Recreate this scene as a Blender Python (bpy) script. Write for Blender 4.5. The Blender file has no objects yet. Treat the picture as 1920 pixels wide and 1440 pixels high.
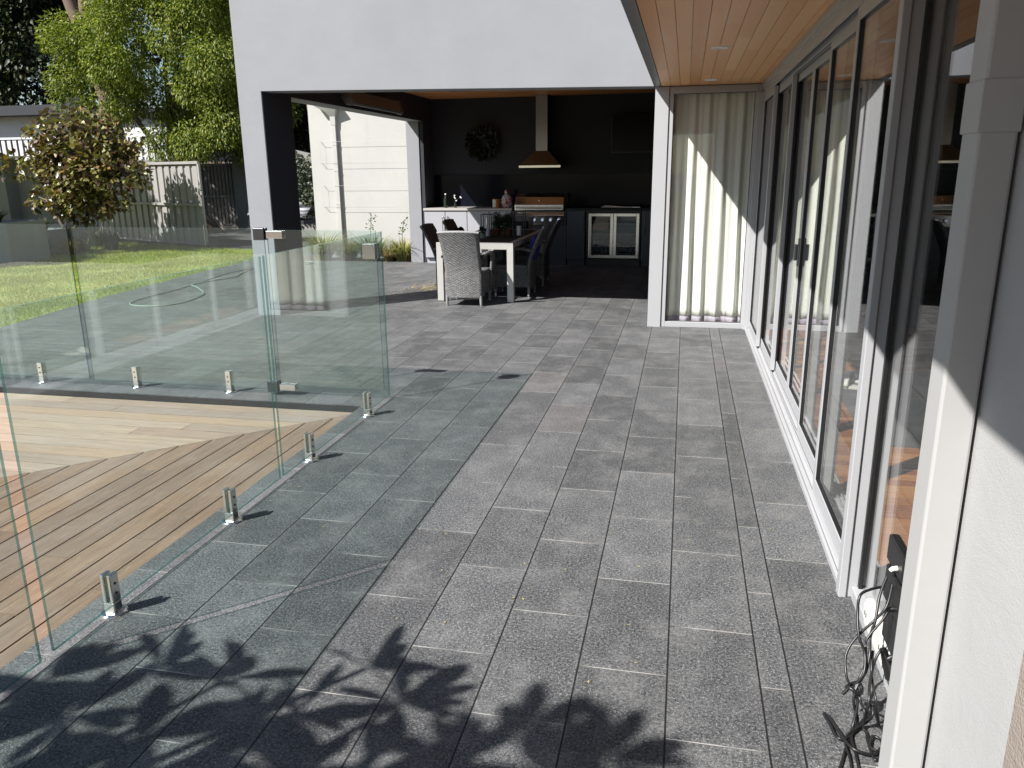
import bpy, math, random
import numpy as np
from mathutils import Vector, Matrix

SC = bpy.context.scene
COL = SC.collection
rnd = random.Random(7)
R = math.radians

# ---------------------------------------------------------------- camera
YAW, PITCH, ROLL = R(-12.2424), R(-15.1797), R(-0.5941)
fw = Vector((math.sin(YAW)*math.cos(PITCH), math.cos(YAW)*math.cos(PITCH), math.sin(PITCH)))
rt0 = Vector((math.cos(YAW), -math.sin(YAW), 0)); up0 = rt0.cross(fw)
rt = rt0*math.cos(ROLL)+up0*math.sin(ROLL); up = -rt0*math.sin(ROLL)+up0*math.cos(ROLL)
cd = bpy.data.cameras.new('camera'); cam = bpy.data.objects.new('camera', cd); COL.objects.link(cam)
cd.sensor_fit = 'HORIZONTAL'; cd.sensor_width = 36; cd.lens = 36*1472.66/1920
cd.clip_start = 0.05; cd.clip_end = 2000
cam.matrix_world = Matrix(((rt.x, up.x, -fw.x, 0), (rt.y, up.y, -fw.y, 0), (rt.z, up.z, -fw.z, 1.6), (0, 0, 0, 1)))
SC.camera = cam

# ---------------------------------------------------------------- light
SUND = Vector((0.74, 0.745, -1.0)).normalized()
w = bpy.data.worlds.new("World"); SC.world = w; w.use_nodes = True
nt = w.node_tree; bg = nt.nodes['Background']
sky = nt.nodes.new('ShaderNodeTexSky'); sky.sky_type = 'NISHITA'; sky.sun_disc = False
sky.sun_elevation = math.asin(-SUND.z); sky.sun_rotation = math.atan2(-SUND.x, -SUND.y)
sky.air_density = 1.0; sky.dust_density = 0.6; sky.ozone_density = 1.0
nt.links.new(sky.outputs[0], bg.inputs[0]); bg.inputs[1].default_value = 0.06
sl = bpy.data.lights.new('sun', 'SUN'); so = bpy.data.objects.new('sun', sl); COL.objects.link(so)
sl.energy = 5.0; sl.angle = R(0.53); sl.color = (1.0, 0.972, 0.93)
so.rotation_euler = SUND.to_track_quat('-Z', 'Y').to_euler(); so.location = (-12, -12, 20)
SC.view_settings.view_transform = 'Standard'; SC.view_settings.look = 'None'
SC.view_settings.exposure = 0.97; SC.view_settings.gamma = 1.0
cy = SC.cycles
cy.use_denoising = True
try: cy.denoiser = 'OPENIMAGEDENOISE'
except Exception: pass
cy.max_bounces = 10; cy.transparent_max_bounces = 32; cy.glossy_bounces = 5; cy.diffuse_bounces = 5
cy.caustics_reflective = False; cy.caustics_refractive = False; cy.sample_clamp_indirect = 6

# ---------------------------------------------------------------- mesh helpers
class MB:
    def __init__(s): s.v = []; s.f = []; s.m = []; s.s = []; s.M = None
    def add(s, vs, fs, m=0, smooth=False):
        b = len(s.v)
        if s.M is not None: vs = [tuple(s.M @ Vector(p)) for p in vs]
        s.v += [tuple(p) for p in vs]
        for f in fs: s.f.append(tuple(b+i for i in f)); s.m.append(m); s.s.append(smooth)
        return s
    def box(s, x0, x1, y0, y1, z0, z1, m=0):
        v = [(x, y, z) for x in (x0, x1) for y in (y0, y1) for z in (z0, z1)]
        return s.add(v, [(0, 1, 3, 2), (4, 6, 7, 5), (0, 4, 5, 1), (2, 3, 7, 6), (0, 2, 6, 4), (1, 5, 7, 3)], m)
    def prism(s, pts, axis, a, b, m=0):
        """2-D outline extruded along axis: x (pts y,z), y (pts x,z), z (pts x,y)"""
        f3 = {'x': lambda p, t: (t, p[0], p[1]), 'y': lambda p, t: (p[0], t, p[1]), 'z': lambda p, t: (p[0], p[1], t)}[axis]
        n = len(pts); v = [f3(p, a) for p in pts]+[f3(p, b) for p in pts]
        area = sum(pts[i][0]*pts[(i+1) % n][1]-pts[(i+1) % n][0]*pts[i][1] for i in range(n))
        flip = (area > 0) ^ (axis == 'y') ^ (b < a)
        f = [tuple(range(n)), tuple(range(2*n-1, n-1, -1))]+[(i, i+n, (i+1) % n+n, (i+1) % n) for i in range(n)]
        if flip: f = [tuple(reversed(q)) for q in f]
        return s.add(v, f, m)
    def tube(s, pts, r, n=8, m=0, cap=True):
        pts = [Vector(p) for p in pts]; k = len(pts); rs = r if isinstance(r, (list, tuple)) else [r]*k
        t = [(pts[min(i+1, k-1)]-pts[max(i-1, 0)]).normalized() for i in range(k)]
        a = t[0].orthogonal().normalized(); v = []
        for i in range(k):
            a = (a-t[i]*a.dot(t[i])); a = a.normalized() if a.length > 1e-6 else t[i].orthogonal().normalized()
            b = t[i].cross(a)
            v += [tuple(pts[i]+(a*math.cos(2*math.pi*j/n)+b*math.sin(2*math.pi*j/n))*rs[i]) for j in range(n)]
        f = [(i*n+j, i*n+(j+1) % n, (i+1)*n+(j+1) % n, (i+1)*n+j) for i in range(k-1) for j in range(n)]
        s.add(v, f, m, True)
        if cap: s.add(v[:n], [tuple(range(n-1, -1, -1))], m); s.add(v[-n:], [tuple(range(n))], m)
        return s
    def lathe(s, prof, c, n=20, m=0, smooth=True):
        v = [(c[0]+r*math.cos(2*math.pi*j/n), c[1]+r*math.sin(2*math.pi*j/n), c[2]+z) for r, z in prof for j in range(n)]
        f = [(i*n+j, i*n+(j+1) % n, (i+1)*n+(j+1) % n, (i+1)*n+j) for i in range(len(prof)-1) for j in range(n)]
        return s.add(v, f, m, smooth)
    def grid(s, rows, m=0, smooth=True, close=False):
        nr, nc = len(rows), len(rows[0]); v = [p for r_ in rows for p in r_]
        f = [(i*nc+j, i*nc+(j+1) % nc, (i+1)*nc+(j+1) % nc, (i+1)*nc+j) for i in range(nr-1) for j in range(nc if close else nc-1)]
        return s.add(v, f, m, smooth)

def wloc(o):
    l = Vector((0, 0, 0))
    while o: l += o.location; o = o.parent
    return l
def obj(name, mb, mats, parent=None, loc=None, bevel=0, local=False):
    """one mesh object; vertices are world coordinates (local=True: parent coordinates)"""
    me = bpy.data.meshes.new(name)
    off = Vector((0, 0, 0))
    if not local:
        off = wloc(parent)
        if loc is not None: off = off+Vector(loc)
    me.from_pydata([(x-off.x, y-off.y, z-off.z) for x, y, z in mb.v], [], mb.f)
    for m in (mats if isinstance(mats, (list, tuple)) else [mats]): me.materials.append(m)
    me.polygons.foreach_set('material_index', mb.m); me.polygons.foreach_set('use_smooth', mb.s)
    me.update()
    o = bpy.data.objects.new(name, me); COL.objects.link(o)
    if parent: o.parent = parent
    if loc is not None: o.location = loc
    if bevel:
        b = o.modifiers.new('bevel', 'BEVEL'); b.width = bevel; b.segments = 2; b.limit_method = 'ANGLE'; b.harden_normals = False
    return o
def tag(o, label, cat, group=None, kind=None):
    o['label'] = label; o['category'] = cat
    if group: o['group'] = group
    if kind: o['kind'] = kind
    return o
def thing(name, label, cat, loc=(0, 0, 0), group=None):
    o = bpy.data.objects.new(name, None); COL.objects.link(o); o.location = loc; o.empty_display_size = .1
    return tag(o, label, cat, group)
def struct(name, mb, mats, label=None, **k):
    o = obj(name, mb, mats, **k); o['kind'] = 'structure'
    if label: o['label'] = label
    return o
def copy_tree(o, parent=None):
    c = o.copy(); COL.objects.link(c); c.parent = parent
    for ch in o.children: copy_tree(ch, c)
    return c
def npmesh(name, V, F, mats, parent=None, smooth=False, midx=None):
    """V (n,3) F (k,3 or 4) numpy, world coordinates"""
    off = np.array(wloc(parent)) if parent else np.zeros(3)
    me = bpy.data.meshes.new(name); n = F.shape[1]
    me.vertices.add(len(V)); me.vertices.foreach_set('co', (V-off).astype(np.float32).ravel())
    me.loops.add(F.size); me.loops.foreach_set('vertex_index', F.astype(np.int32).ravel())
    me.polygons.add(len(F)); me.polygons.foreach_set('loop_start', np.arange(0, F.size, n, dtype=np.int32))
    me.polygons.foreach_set('loop_total', np.full(len(F), n, np.int32))
    if smooth: me.polygons.foreach_set('use_smooth', np.ones(len(F), bool))
    for m in (mats if isinstance(mats, (list, tuple)) else [mats]): me.materials.append(m)
    if midx is not None: me.polygons.foreach_set('material_index', midx.astype(np.int32))
    me.update(calc_edges=True); me.validate()
    o = bpy.data.objects.new(name, me); COL.objects.link(o)
    if parent: o.parent = parent
    return o

# ---------------------------------------------------------------- material helpers
class NT:
    def __init__(s, name):
        s.mat = bpy.data.materials.new(name); s.mat.use_nodes = True; s.t = s.mat.node_tree
        s.bsdf = s.t.nodes['Principled BSDF']; s.out = s.t.nodes['Material Output']
    def n(s, typ, props=None, **ins):
        nd = s.t.nodes.new('ShaderNode'+typ)
        for k, v in (props or {}).items(): setattr(nd, k, v)
        for k, v in ins.items():
            key = int(k[1:]) if k[0] == '_' else k.replace('_', ' ')
            s.set(nd.inputs[key], v)
        return nd
    def set(s, sock, v):
        if isinstance(v, bpy.types.NodeSocket): s.t.links.new(v, sock)
        elif isinstance(v, bpy.types.Node): s.t.links.new(v.outputs[0], sock)
        else:
            if isinstance(v, tuple) and len(v) == 3 and sock.type == 'RGBA': v = v+(1,)
            sock.default_value = v
    def math(s, op, a, b=0.0, c=0.0): return s.n('Math', {'operation': op}, _0=a, _1=b, _2=c).outputs[0]
    def mix(s, f, a, b, blend='MIX'):
        nd = s.n('Mix', {'data_type': 'RGBA', 'blend_type': blend}); s.set(nd.inputs[0], f); s.set(nd.inputs[6], a); s.set(nd.inputs[7], b)
        return nd.outputs[2]
    def pos(s): return s.n('NewGeometry').outputs['Position']
    def objc(s): return s.n('TexCoord').outputs['Object']
    def xyz(s, v):
        nd = s.n('SeparateXYZ', _0=v); return nd.outputs[0], nd.outputs[1], nd.outputs[2]
    def scale(s, v, k):
        nd = s.n('VectorMath', {'operation': 'MULTIPLY'}, _0=v); nd.inputs[1].default_value = k; return nd.outputs[0]
    def noise(s, v, sc, det=4, rough=.55, dist=0.0):
        return s.n('TexNoise', None, Vector=v, Scale=sc, Detail=det, Roughness=rough, Distortion=dist).outputs[0]
    def ramp(s, f, stops):
        nd = s.n('ValToRGB', None, _0=f); e = nd.color_ramp.elements
        while len(e) < len(stops): e.new(.5)
        for i, (p, c) in enumerate(stops):
            e[i].position = p; e[i].color = (c if isinstance(c, tuple) else (c, c, c))[:3]+(1,)
        return nd.outputs[0]
    def rng(s, f, a, b, c=0.0, d=1.0):
        return s.n('MapRange', None, _0=f, _1=a, _2=b, _3=c, _4=d).outputs[0]
    def bump(s, h, strength=.3, dist=.01): return s.n('Bump', None, Strength=strength, Distance=dist, Height=h).outputs[0]
    def isl(s): return s.n('NewGeometry').outputs['Random Per Island']
    def fin(s, col=None, rough=None, metal=None, normal=None, spec=None):
        for k, v in (('Base Color', col), ('Roughness', rough), ('Metallic', metal), ('Normal', normal), ('Specular IOR Level', spec)):
            if v is not None: s.set(s.bsdf.inputs[k], v)
        return s.mat

def plain(name, col, rough=.5, metal=0.0, var=.08, vs=6.0, bump=0.0, bs=60.0, spec=None):
    t = NT(name); c = t.objc()
    f = t.noise(c, vs, 5, .6)
    cc = t.mix(f, tuple(x*(1-var) for x in col), tuple(min(1, x*(1+var)) for x in col))
    r_ = t.math('ADD', rough-.05, t.math('MULTIPLY', t.noise(c, vs*2.3, 3), .1))
    nm = t.bump(t.noise(c, bs, 4), bump, .005) if bump else None
    return t.fin(cc, r_, metal, nm, spec)

def render_wall_mat(name, col, grain=140.0, bump=.25, stain=.10):
    t = NT(name); p = t.pos()
    tro = t.noise(t.scale(p, (1, 1, 2.2)), 2.6, 6, .7, 1.2)
    f = t.noise(p, 1.1, 6, .65); g = t.noise(t.scale(p, (3, 3, .5)), 1.6, 5, .6)
    c = t.mix(t.rng(f, .3, .7), tuple(x*(1-stain) for x in col), tuple(x*(1+stain*.6) for x in col))
    c = t.mix(t.math('MULTIPLY', t.rng(g, .58, .8), .25), c, tuple(x*.72 for x in col))
    c = t.mix(t.math('MULTIPLY', t.rng(tro, .56, .62), .10), c, tuple(min(1, x*1.16) for x in col))
    h = t.math('ADD', t.noise(p, grain, 3, .6), t.math('ADD', t.math('MULTIPLY', t.noise(p, 9, 4), .8), t.math('MULTIPLY', tro, 1.6)))
    return t.fin(c, .85, 0, t.bump(h, bump, .006))

M = {}
M['facade'] = render_wall_mat('facade_render', (.262, .266, .282), 90, .12, .07)
M['render'] = render_wall_mat('roughcast_render', (.38, .378, .372), 260, .3, .08)
M['tan_render'] = render_wall_mat('tan_render', (.27, .23, .195), 150, .8, .1)
M['white_wall'] = render_wall_mat('white_render', (.435, .428, .408), 60, .08, .06)
M['charcoal'] = render_wall_mat('charcoal_render', (.028, .03, .038), 90, .15, .1)
M['masonry'] = render_wall_mat('grey_masonry', (.25, .245, .23), 90, .2, .12)
M['planter'] = render_wall_mat('planter_render', (.22, .235, .235), 90, .2, .12)
M['frame'] = plain('powdercoat_frame', (.385, .388, .40), .4, 0, .03, 3, .05, 300)
M['frame_dark'] = plain('powdercoat_shadow_grey', (.13, .135, .135), .45, 0, .05, 3)
M['downpipe'] = plain('painted_downpipe', (.385, .383, .376), .5, 0, .05, 5, .1, 30)
M['fascia'] = plain('shade_grey_fascia', (.15, .155, .155), .45, 0, .05, 3)  # frame grey made darker, shade on the underside put into the colour
M['gasket'] = plain('black_gasket', (.008, .008, .009), .5)
M['black'] = plain('black_plastic', (.012, .012, .013), .38, 0, .2)
M['white_plastic'] = plain('white_plastic', (.62, .60, .55), .4)
M['steel'] = plain('brushed_steel', (.74, .72, .68), .2, 1.0, .08, 30)
M['hood_steel'] = plain('hood_steel', (.24, .24, .235), .32, 1.0, .08, 14)
M['chrome'] = plain('polished_steel', (.66, .64, .60), .16, 1.0, .05, 20)
M['table_steel'] = plain('satin_aluminium', (.50, .485, .46), .5, .35, .06, 9)
M['dark_steel'] = plain('dark_steel', (.10, .10, .11), .3, 1.0, .1, 20)
M['cab_white'] = plain('grey_laminate', (.36, .36, .385), .4, 0, .03)
M['cab_dark'] = plain('charcoal_laminate', (.035, .038, .052), .35, 0, .05)
M['counter'] = plain('stone_counter', (.42, .40, .38), .25, 0, .12, 40)
M['counter_dark'] = plain('dark_counter', (.03, .03, .032), .6, 0, .12, 40, spec=.25)
M['splash'] = plain('black_glass_splashback', (.006, .007, .013), .12, spec=.12)
M['tv'] = plain('television_black', (.004, .004, .005), .3, spec=.15)
M['cloth_black'] = plain('black_cushion', (.01, .01, .011), .9, 0, .2, 20, .2, 200)
M['cloth_blue'] = plain('blue_cushion', (.02, .022, .16), .85, 0, .15, 20, .2, 200)
M['terracotta'] = plain('terracotta', (.22, .085, .045), .8, 0, .15, 12)
M['ceramic'] = plain('white_ceramic', (.68, .68, .64), .3)
M['bark'] = plain('bark', (.14, .11, .085), .9, 0, .35, 8, .6, 30)
M['bark_pale'] = plain('pale_bark', (.15, .10, .075), .85, 0, .3, 5, .4, 20)
M['soil'] = plain('soil_mulch', (.07, .05, .035), .95, 0, .4, 25, .6, 40)
M['roof_dark'] = plain('dark_roof', (.02, .022, .028), .6)
M['nb_wall'] = plain('neighbour_wall', (.62, .62, .64), .8, 0, .06, 1.2)
M['timber_post'] = plain('raw_pine', (.42, .27, .10), .8, 0, .15, 12)
M['sign_white'] = plain('sign_white', (.7, .7, .72), .5)
M['wire'] = plain('white_wire', (.45, .45, .44), .4)
M['wicker_leg'] = plain('grey_wicker_leg', (.24, .24, .24), .6, 0, .2, 60)

def glass_mat(name, tint, dust=.02, dustcol=(.55, .78, .70), f0=.04):
    t = NT(name)
    g = t.n('NewGeometry')
    d = t.n('VectorMath', {'operation': 'DOT_PRODUCT'}, _0=g.outputs['Incoming'], _1=g.outputs['Normal']).outputs['Value']
    c = t.math('ABSOLUTE', d)
    fr = t.math('ADD', t.math('MULTIPLY', t.math('POWER', t.math('SUBTRACT', 1.0, c), 5.0), 1-f0), f0)
    tr = t.n('BsdfTransparent', None, Color=tint); gl = t.n('BsdfGlossy', None, Color=(1, 1, 1), Roughness=0.0)
    m1 = t.n('MixShader', None, _0=fr, _1=tr, _2=gl)
    df = t.n('BsdfDiffuse', None, Color=dustcol)
    p = t.pos()
    sm = t.math('MULTIPLY', t.rng(t.noise(t.scale(p, (2.2, 2.2, .7)), 2.6, 7, .7, .8), .54, .70), t.rng(t.noise(p, 55, 4, .7), .40, .62))
    dn = t.math('ADD', t.math('MULTIPLY', t.rng(t.noise(p, 3.0, 5, .6), .35, .8, .5, 1.3), dust), t.math('MULTIPLY', sm, dust*7))
    m2 = t.n('MixShader', None, _0=dn, _1=m1, _2=df)
    t.t.links.new(m2.outputs[0], t.out.inputs[0]); return t.mat
M['glass'] = glass_mat('fence_glass', (.905, .962, .950), .004, f0=.075)
M['pane'] = glass_mat('window_glass', (.972, .982, .975), .003)
def edge_mat(name, col, thru, fac):
    t = NT(name); t.fin(col, .15, 0, None, .4)
    tr = t.n('BsdfTransparent', None, Color=thru)
    mx = t.n('MixShader', None, _0=fac, _1=t.bsdf.outputs[0], _2=tr.outputs[0]); t.t.links.new(mx.outputs[0], t.out.inputs[0]); return t.mat
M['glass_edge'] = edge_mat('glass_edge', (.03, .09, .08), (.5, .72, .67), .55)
M['glass_edge_lit'] = edge_mat('glass_edge_top_lit', (.22, .36, .32), (.7, .85, .8), .4)  # lit copy of the edge glass: light on top edges put into the colour

def paving_mat():
    t = NT('basalt_paving'); p = t.pos(); x, y, z = t.xyz(p)
    W, L = .2925, .5985
    s1 = t.math('GREATER_THAN', x, .3065); s2 = t.math('GREATER_THAN', x, .4025)
    wd = t.math('ADD', W, t.math('ADD', t.math('MULTIPLY', s1, .096-W), t.math('MULTIPLY', s2, .32-.096)))
    x0 = t.math('ADD', .014, t.math('ADD', t.math('MULTIPLY', s1, .2925), t.math('MULTIPLY', s2, .096)))
    u = t.math('ADD', t.math('DIVIDE', t.math('SUBTRACT', x, x0), wd), t.math('ADD', s1, s2)); ix = t.math('FLOOR', u); fu = t.math('FRACT', u)
    par = t.math('MODULO', t.math('ADD', ix, 200.0), 2.0)
    v = t.math('ADD', t.math('DIVIDE', t.math('SUBTRACT', y, 2.583), L), t.math('MULTIPLY', par, .5))
    iy = t.math('FLOOR', v); fv = t.math('FRACT', v)
    cx = t.n('CombineXYZ', None, _0=ix, _1=iy, _2=0.0)
    wn = t.n('TexWhiteNoise', {'noise_dimensions': '3D'}, Vector=cx).outputs[0]
    # long joints (dark) and cross joints (pale grout)
    eu = t.math('MULTIPLY', t.math('MINIMUM', fu, t.math('SUBTRACT', 1.0, fu)), wd)
    ev = t.math('MULTIPLY', t.math('MINIMUM', fv, t.math('SUBTRACT', 1.0, fv)), L)
    ju = t.rng(eu, .0022, .0036, 1, 0); jv = t.rng(ev, .0013, .0026, 1, 0)
    # stone: flamed basalt, pits and flecks
    fine = t.noise(p, 230, 3, .7); mid = t.noise(p, 100, 4, .75)
    vor = t.n('TexVoronoi', None, Vector=p, Scale=160.0).outputs['Distance']
    spk = t.math('ADD', t.math('MULTIPLY', fine, .5), t.math('MULTIPLY', mid, .5))
    spk = t.rng(spk, .385, .625)
    base = t.ramp(spk, [(0.0, (.012, .012, .013)), (.35, (.051, .052, .0545)), (.68, (.130, .132, .135)), (1.0, (.325, .328, .33))])
    tile = t.math('ADD', .76, t.math('MULTIPLY', wn, .50))
    base = t.mix(1.0, base, t.n('CombineColor', None, _0=tile, _1=tile, _2=tile).outputs[0], 'MULTIPLY')
    # a few brownish tiles, dusty pale bloom, darker damp patches
    base = t.mix(t.math('MULTIPLY', t.rng(wn, .965, .97), .25), base, (.11, .085, .078))
    bl = t.math('MULTIPLY', t.rng(t.noise(t.scale(p, (1.2, .9, 1)), 3.4, 9, .78, .0), .46, .66), t.rng(t.noise(p, 46, 5, .75), .30, .62))
    base = t.mix(t.math('MULTIPLY', bl, .5), base, (.27, .268, .262))
    scr = t.noise(t.scale(p, (9, 1.1, 1)), 22, 3, .6, 1.5)
    base = t.mix(t.math('MULTIPLY', t.rng(scr, .72, .78), .25), base, (.36, .36, .35))
    dk = t.math('MULTIPLY', t.rng(t.noise(p, 1.3, 9, .78, .0), .52, .68), t.rng(t.noise(p, 60, 4, .7), .3, .6))
    base = t.mix(t.math('MULTIPLY', dk, .32), base, (.04, .04, .042))
    # dust caught along the joint edges
    ed = t.math('MULTIPLY', t.rng(t.math('MINIMUM', eu, ev), .002, .03, 1, 0), t.rng(t.noise(p, 30, 4), .4, .7))
    base = t.mix(t.math('MULTIPLY', ed, .22), base, (.28, .27, .26))
    grout = t.mix(t.rng(t.noise(p, 3.2, 3), .38, .54), (.05, .049, .048), (.37, .36, .34))
    base = t.mix(jv, base, grout); base = t.mix(ju, base, (.010, .010, .011))
    h = t.math('SUBTRACT', t.math('MULTIPLY', spk, .25), t.math('MAXIMUM', ju, t.math('MULTIPLY', jv, .5)))
    ro = t.rng(t.noise(p, 6, 4), .3, .7, .52, .72)
    return t.fin(base, ro, 0, t.bump(h, .45, .004), .35)
M['paving'] = paving_mat()

def board_mat(name, axis, stops, rough=.6, gs=1.0, grain=.35, gloss=.5, weather=.25, dk=(.09, .06, .04), lt=(.55, .47, .36)):
    """timber boards: colour per board (mesh island), grain stretched along an axis"""
    t = NT(name); p = t.pos(); i = t.isl()
    k = [26*gs, 26*gs, 26*gs]; k[axis] = 1.3*gs
    off = t.n('VectorMath', {'operation': 'ADD'}, _0=p, _1=t.n('CombineXYZ', None, _0=t.math('MULTIPLY', i, 37.0), _1=t.math('MULTIPLY', i, 91.0), _2=0.0)).outputs[0]
    g = t.noise(t.scale(off, tuple(k)), 1.6, 6, .7, .9); g3 = t.noise(t.scale(off, tuple(1.9*q for q in k)), 2.0, 4, .7, .5); g2 = t.noise(t.scale(off, tuple(3.1*q for q in k)), 1.5, 3, .6)
    c = t.ramp(i, stops)
    c = t.mix(t.math('MULTIPLY', t.rng(g, .35, .7, 1, 0), grain), c, dk)
    c = t.mix(t.math('MULTIPLY', t.rng(g3, .52, .66), grain*.55), c, tuple(.55*q for q in dk))
    c = t.mix(t.math('MULTIPLY', t.rng(g2, .62, .72), grain*.9), c, lt)
    c = t.mix(t.math('MULTIPLY', t.rng(t.noise(p, 1.7, 4), .45, .75), weather), c, (.36, .33, .30))
    return t.fin(c, t.rng(g, .3, .7, rough-.08, rough+.08), 0, t.bump(t.math('ADD', g, t.math('MULTIPLY', g2, .4)), .25, .004), gloss)
deck_stops = [(0.0, (.215, .165, .12)), (.18, (.285, .23, .17)), (.36, (.24, .21, .175)), (.52, (.32, .25, .17)), (.68, (.25, .185, .135)), (.84, (.31, .265, .21)), (1.0, (.34, .28, .20))]
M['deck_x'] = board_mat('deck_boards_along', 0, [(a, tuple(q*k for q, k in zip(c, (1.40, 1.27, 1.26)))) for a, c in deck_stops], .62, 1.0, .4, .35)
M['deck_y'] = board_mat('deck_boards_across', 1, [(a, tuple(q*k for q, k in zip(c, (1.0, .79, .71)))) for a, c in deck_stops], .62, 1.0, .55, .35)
soff_stops = [(0.0, (.70, .33, .13)), (.25, (.90, .52, .25)), (.5, (.80, .42, .18)), (.75, (.93, .58, .30)), (1.0, (.76, .36, .15))]
M['soffit'] = board_mat('cedar_lining', 1, soff_stops, .42, .6, .14, .2, .0, (.46, .22, .09), (.9, .6, .36))
M['ceil_wood'] = board_mat('cedar_ceiling', 0, [(a, (c[0], c[1]*.75, c[2]*.6)) for a, c in soff_stops], .4, .6, .16, .4, .0, (.42, .20, .08), (.9, .6, .36))
M['floor_wood'] = board_mat('timber_floor', 0, [(0.0, (.20, .07, .03)), (.3, (.32, .12, .045)), (.6, (.42, .19, .07)), (.85, (.25, .09, .04)), (1.0, (.58, .30, .11))], .3, .8, .2, .5, .0)

def leaf_mat(name, stops, trans=.35, rough=.5):
    t = NT(name); i = t.isl(); c = t.ramp(i, stops)
    c = t.mix(t.math('MULTIPLY', t.noise(t.pos(), 1.3, 3), .45), c, tuple(q*.55 for q in stops[0][1]))
    t.fin(c, rough, 0, None, .4)
    tl = t.n('BsdfTranslucent', None, Color=t.mix(1.0, c, (1.0, 1.05, .55), 'MULTIPLY'))
    mx = t.n('MixShader', None, _0=trans, _1=t.bsdf.outputs[0], _2=tl.outputs[0])
    t.t.links.new(mx.outputs[0], t.out.inputs[0]); return t.mat
M['leaf_light'] = leaf_mat('maple_leaf_green', [(0, (.075, .12, .018)), (.35, (.16, .215, .026)), (.75, (.28, .325, .045)), (1, (.45, .44, .09))], .4)
M['leaf_deep'] = leaf_mat('deep_leaf', [(0, (.018, .032, .010)), (.6, (.03, .05, .015)), (.95, (.06, .07, .02)), (1, (.16, .14, .05))], .2)
M['leaf_wreath'] = leaf_mat('wreath_leaf', [(0, (.008, .011, .006)), (.8, (.016, .02, .010)), (1, (.05, .05, .03))], .1)
M['leaf_mid'] = leaf_mat('mid_leaf', [(0, (.04, .075, .016)), (.6, (.075, .12, .025)), (1, (.12, .17, .04))], .3)
M['leaf_burg'] = leaf_mat('burgundy_leaf', [(0, (.06, .035, .025)), (.3, (.12, .075, .04)), (.55, (.21, .19, .06)), (.85, (.29, .30, .09)), (1, (.34, .17, .06))], .22, .34)
M['leaf_frangipani'] = leaf_mat('frangipani_leaf', [(0, (.04, .09, .02)), (1, (.07, .14, .03))], .15, .4)
M['leaf_dry'] = leaf_mat('dry_grass', [(0, (.26, .20, .10)), (.5, (.42, .34, .18)), (1, (.56, .47, .28))], .35)
M['leaf_strap'] = leaf_mat('strap_leaf', [(0, (.13, .17, .05)), (.45, (.26, .29, .09)), (.75, (.46, .40, .17)), (1, (.62, .52, .26))], .35)
M['leaf_wall'] = leaf_mat('green_strap', [(0, (.09, .14, .03)), (.6, (.18, .24, .06)), (1, (.36, .36, .14))], .35)
M['leaf_strap_dk'] = leaf_mat('strap_leaf_dull', [(0, (.035, .05, .02)), (.5, (.07, .08, .03)), (1, (.22, .18, .10))], .2)
M['leaf_pot'] = leaf_mat('herb_leaf', [(0, (.02, .045, .015)), (1, (.05, .09, .03))], .2)
M['leaf_var'] = leaf_mat('variegated_leaf', [(0, (.03, .045, .02)), (.6, (.07, .09, .045)), (.9, (.26, .28, .2)), (1, (.5, .5, .42))], .2)
M['grass'] = leaf_mat('lawn_blade', [(0, (.16, .225, .028)), (.45, (.30, .355, .055)), (.75, (.42, .43, .10)), (1, (.58, .51, .23))], .35, .6)
M['petal'] = leaf_mat('fallen_leaf', [(0, (.42, .33, .12)), (.6, (.5, .44, .22)), (1, (.3, .2, .08))], .2)

def lawn_mat():
    t = NT('lawn_turf'); p = t.pos()
    c = t.ramp(t.noise(p, 1.1, 7, .7), [(.36, (.14, .22, .025)), (.5, (.28, .35, .05)), (.64, (.48, .44, .16))])
    c = t.mix(t.math('MULTIPLY', t.rng(t.noise(p, 60, 3), .4, .7), .5), c, (.05, .07, .015))
    return t.fin(c, .9, 0, t.bump(t.noise(p, 90, 3), .8, .02))
M['lawn'] = lawn_mat()
def asphalt_mat():
    t = NT('driveway_asphalt'); p = t.pos()
    c = t.mix(t.noise(p, 120, 3, .7), (.03, .03, .032), (.085, .085, .085))
    c = t.mix(t.math('MULTIPLY', t.rng(t.noise(p, .9, 5), .5, .7), .4), c, (.13, .125, .12))
    return t.fin(c, .85, 0, t.bump(t.noise(p, 150, 3), .5, .006))
M['asphalt'] = asphalt_mat()

def wicker_mat():
    t = NT('grey_wicker'); c = t.objc(); x, y, z = t.xyz(c)
    u = t.math('DIVIDE', t.math('ADD', x, t.math('MULTIPLY', y, 1.0)), .026); v = t.math('DIVIDE', z, .0135)
    iv = t.math('FLOOR', v); fv = t.math('FRACT', v)
    row = t.math('MULTIPLY', t.math('MODULO', t.math('ADD', iv, 100.0), 2.0), math.pi)
    ov = t.math('ADD', .5, t.math('MULTIPLY', t.math('COSINE', t.math('ADD', t.math('MULTIPLY', u, math.pi), row)), .5))
    st = t.math('SINE', t.math('MULTIPLY', fv, math.pi))
    h = t.math('MULTIPLY', t.math('POWER', st, .6), t.math('ADD', .35, t.math('MULTIPLY', ov, .65)))
    strand = t.n('TexWhiteNoise', {'noise_dimensions': '2D'}, Vector=t.n('CombineXYZ', None, _0=t.math('FLOOR', u), _1=iv, _2=0.0)).outputs[0]
    col = t.mix(strand, (.155, .153, .152), (.30, .294, .288))
    col = t.mix(t.rng(h, .12, .5, 1, 0), col, (.02, .02, .022))
    return t.fin(col, .6, 0, t.bump(h, 1.0, .012))
M['wicker'] = wicker_mat()

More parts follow.
